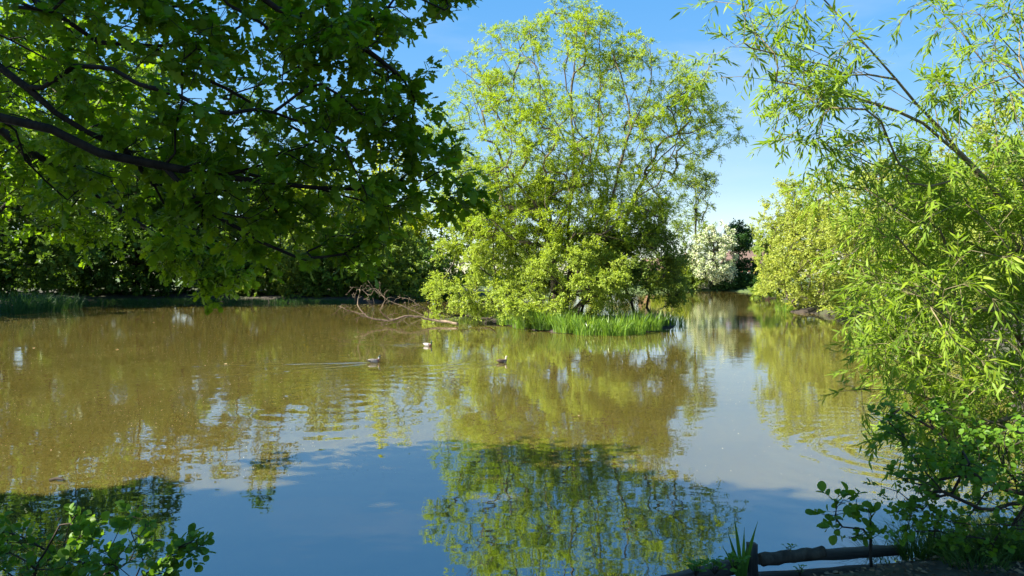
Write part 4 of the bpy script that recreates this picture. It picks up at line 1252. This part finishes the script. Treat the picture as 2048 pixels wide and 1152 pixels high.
# ------------------------------------------------------------------ ducks
def duck_mat(name, col, sc=30, var=0.25, rough=0.6):
    return plain_mat(name, col, rough, sc, var)
DM = {'grey': duck_mat('duck_grey', (0.24, 0.21, 0.19)), 'pale': duck_mat('duck_pale', (0.17, 0.15, 0.13)), 'brown': duck_mat('duck_brown', (0.10, 0.065, 0.04), 40, 0.5), 'chest': duck_mat('duck_chest', (0.11, 0.05, 0.03)),
      'black': duck_mat('duck_black', (0.012, 0.014, 0.013)), 'green': duck_mat('duck_green', (0.008, 0.035, 0.02), 20, 0.3, 0.3), 'white': duck_mat('duck_white', (0.36, 0.35, 0.33)),
      'bill': duck_mat('duck_bill', (0.42, 0.33, 0.05)), 'buff': duck_mat('duck_buff', (0.34, 0.29, 0.21))}
def duck(label, p, ang, scheme, scale=0.80):
    # one continuous skin lofted along tail - back - breast - neck - head - bill: (x, z, half width, half height, tilt)
    rings = [(-0.285, 0.105, 0.006, 0.004, 0.1), (-0.25, 0.098, 0.035, 0.012, 0.15), (-0.20, 0.082, 0.062, 0.032, 0.1), (-0.14, 0.062, 0.088, 0.058, 0.05), (-0.06, 0.048, 0.102, 0.076, 0), (0.03, 0.044, 0.104, 0.080, 0),
             (0.10, 0.048, 0.094, 0.076, 0.15), (0.150, 0.066, 0.072, 0.064, 0.55), (0.170, 0.100, 0.046, 0.046, 1.05), (0.178, 0.135, 0.034, 0.034, 1.35), (0.182, 0.165, 0.031, 0.032, 1.35),
             (0.190, 0.192, 0.034, 0.036, 0.95), (0.207, 0.212, 0.034, 0.036, 0.45), (0.228, 0.214, 0.028, 0.029, 0.05), (0.243, 0.208, 0.018, 0.016, -0.1), (0.268, 0.203, 0.014, 0.008, -0.1), (0.292, 0.200, 0.013, 0.005, -0.05), (0.302, 0.199, 0.006, 0.003, 0)]
    cols = {'drake_dark': ['black', 'black', 'black', 'pale', 'grey', 'grey', 'chest', 'chest', 'chest', 'white', 'green', 'green', 'green', 'green', 'bill', 'bill', 'bill'],
            'drake_pale': ['white', 'black', 'grey', 'pale', 'pale', 'pale', 'chest', 'chest', 'green', 'green', 'green', 'green', 'green', 'green', 'bill', 'bill', 'bill'],
            'hen': ['brown', 'brown', 'brown', 'brown', 'brown', 'buff', 'brown', 'brown', 'buff', 'buff', 'buff', 'buff', 'buff', 'buff', 'bill', 'bill', 'bill']}[scheme]
    NS = 16
    V, L, T, MI = [], [], [], []
    names = sorted(set(cols))
    for (x, z, w, hh, tl) in rings:
        for j in range(NS):
            a = 2 * math.pi * j / NS
            u, v = math.cos(a) * w, math.sin(a) * hh
            if math.sin(a) > 0 and x < 0.1: v *= 0.9
            V.append(((x - v * math.sin(tl)) * scale, u * scale, (z + v * math.cos(tl)) * scale))
    for i in range(len(rings) - 1):
        for j in range(NS):
            L += [i * NS + j, (i + 1) * NS + j, (i + 1) * NS + (j + 1) % NS, i * NS + (j + 1) % NS]; T.append(4)
            MI.append(names.index(cols[i]))
    L += list(range(NS)); T.append(NS); MI.append(names.index(cols[0]))
    L += [(len(rings) - 1) * NS + j for j in range(NS)][::-1]; T.append(NS); MI.append(names.index(cols[-1]))
    me = mesh_np('duck', V, L, T)
    for k in names: me.materials.append(DM[k])
    me.polygons.foreach_set('material_index', np.array(MI, np.int32))
    root = thing('duck', (p[0], p[1], 0.0), label, 'duck', 'ducks swimming on the pond')
    root.rotation_euler.z = ang
    link('body', me, None, root)
    wm = {'drake_dark': 'pale', 'drake_pale': 'grey', 'hen': 'brown'}[scheme]
    for s in (-1, 1):
        V, L, T = [], [], []
        nu, nv = 9, 5
        for i in range(nu):
            t = i / (nu - 1)
            x = 0.09 - 0.30 * t
            hw = 0.040 * math.sin(math.pi * min(1, 0.12 + t * 0.86)) ** 0.6 + 0.002
            for j in range(nv):
                v = -1 + 2 * j / (nv - 1)
                V.append((x * scale, s * (0.090 - 0.055 * t ** 2 + 0.012 * (1 - v * v) - 0.012 * (v + 1)) * scale, (0.080 + 0.022 * t + hw * v) * scale))
        for i in range(nu - 1):
            for j in range(nv - 1):
                L += [i * nv + j, (i + 1) * nv + j, (i + 1) * nv + j + 1, i * nv + j + 1]; T.append(4)
        wo = link('wing', mesh_np('wing', V, L, T), DM[wm], root)
        md = wo.modifiers.new('thick', 'SOLIDIFY'); md.thickness = 0.008
    return root
duck('drake with dark head and pale flanks trailing the brightest wake', DUCKS[0][0], DUCKS[0][1], 'drake_dark')
duck('drake farthest from the camera, near the dead branch', DUCKS[1][0], DUCKS[1][1], 'drake_pale')
duck('brown duck with pale head, rightmost on the water', DUCKS[2][0], DUCKS[2][1], 'hen', 0.75)

# ------------------------------------------------------------------ things floating on the pond
M_FLO = plain_mat('floating_leaf', (0.55, 0.45, 0.22), 0.6, 20, 0.3)
FL = [(447, 728, 'pale floating leaf left of the drake wake'), (1157, 832, 'pale floating leaf in front of the island reflection'), (818, 776, 'pale floating leaf below the wake of the ducks'),
      (310, 645, 'pinkish floating leaf near the left far shore'), (68, 696, 'pale floating leaf near the left picture edge'), (231, 699, 'pale floating leaf left of centre on the brown water'),
      (347, 652, 'small floating leaf right of the pinkish one'), (1284, 958, 'white floating petal on the blue reflection at the right')]
for i, (px, py, lab) in enumerate(FL):
    p = W(px, py, 0.006)
    s_ = 0.10 if p[1] > 20 else 0.05
    V = T_ROUND[0] * (s_, s_, s_ * 0.4)
    me = mesh_np('floating_leaf', V, T_ROUND[1], T_ROUND[2], smooth=False); me.materials.append(M_FLO)
    o = link('floating_leaf', me, None)
    o.location = (p[0], p[1], 0.012); o.rotation_euler.z = i * 1.3
    tag(o, lab, 'leaf', 'loose leaves floating on the pond')
root = thing('floating_stick', W(115, 960, 0.0), 'short dark stick afloat near the lower left shore', 'stick')
p = W(115, 960, 0.012)
link('twig', tube_mesh('twig', [(np.array([p + (-0.10, 0, 0), p + (-0.03, 0.02, 0.012), p + (0.05, 0.0, 0.01), p + (0.1, -0.02, 0)]), np.array([0.012, 0.02, 0.016, 0.006]), 7),
                                (np.array([p + (0, 0.01, 0.01), p + (0.04, 0.05, 0.03)]), np.array([0.009, 0.004]), 5)], np.array(root.location)), M_BARK_DRK, root)

# pollen, fluff and bud scales drifting on the surface
m, n, l, b, out = new_mat('floating_specks')
at = n.new('ShaderNodeAttribute'); at.attribute_name = 'tint'
r1 = ramp(n, l, at.outputs['Fac'], [(0.0, (0.12, 0.09, 0.04)), (0.5, (0.32, 0.26, 0.13)), (1.0, (0.62, 0.56, 0.40))])
l.new(r1.outputs['Color'], b.inputs['Base Color']); b.inputs['Roughness'].default_value = 0.8
M_SPECK = m
rng = np.random.default_rng(24)
NSP = 42000
px = rng.uniform(-40, 1720, NSP); D = 9 + 55 * rng.random(NSP) ** 1.1
x = (px - 1024) / F * D
dens = 1 / (1 + np.exp((px - 900) / 160)) * 0.9 + 0.10
dens *= 0.5 + 0.5 * np.sin(x * 0.35 + 2 * np.sin(D * 0.21)) * np.sin(D * 0.4 + x * 0.2) * 0.9
k = (rng.random(NSP) < dens) & (sdf(x, D, POND) < -0.4) & ~(sdf(x, D, ISLE) < 0.3)
x, D = x[k], D[k]
az = rng.random(len(x)) * 6.28
sz = rng.uniform(0.5, 1.4, len(x)) * (0.008 + 0.00045 * D) * np.where(rng.random(len(x)) < 0.04, 1.8, 1)
c = link('floating_specks', leaves_mesh('floating_specks', np.stack([x, D, np.full(len(x), 0.006)], 1), np.stack([np.cos(az), np.sin(az), np.zeros(len(x))], 1), np.tile(UP, (len(x), 1)), sz, T_WIDE, rng.random(len(x)) ** 1.5), M_SPECK)
tag(c, 'pollen and fluff specks drifting on the brown water', 'specks', kind='stuff')
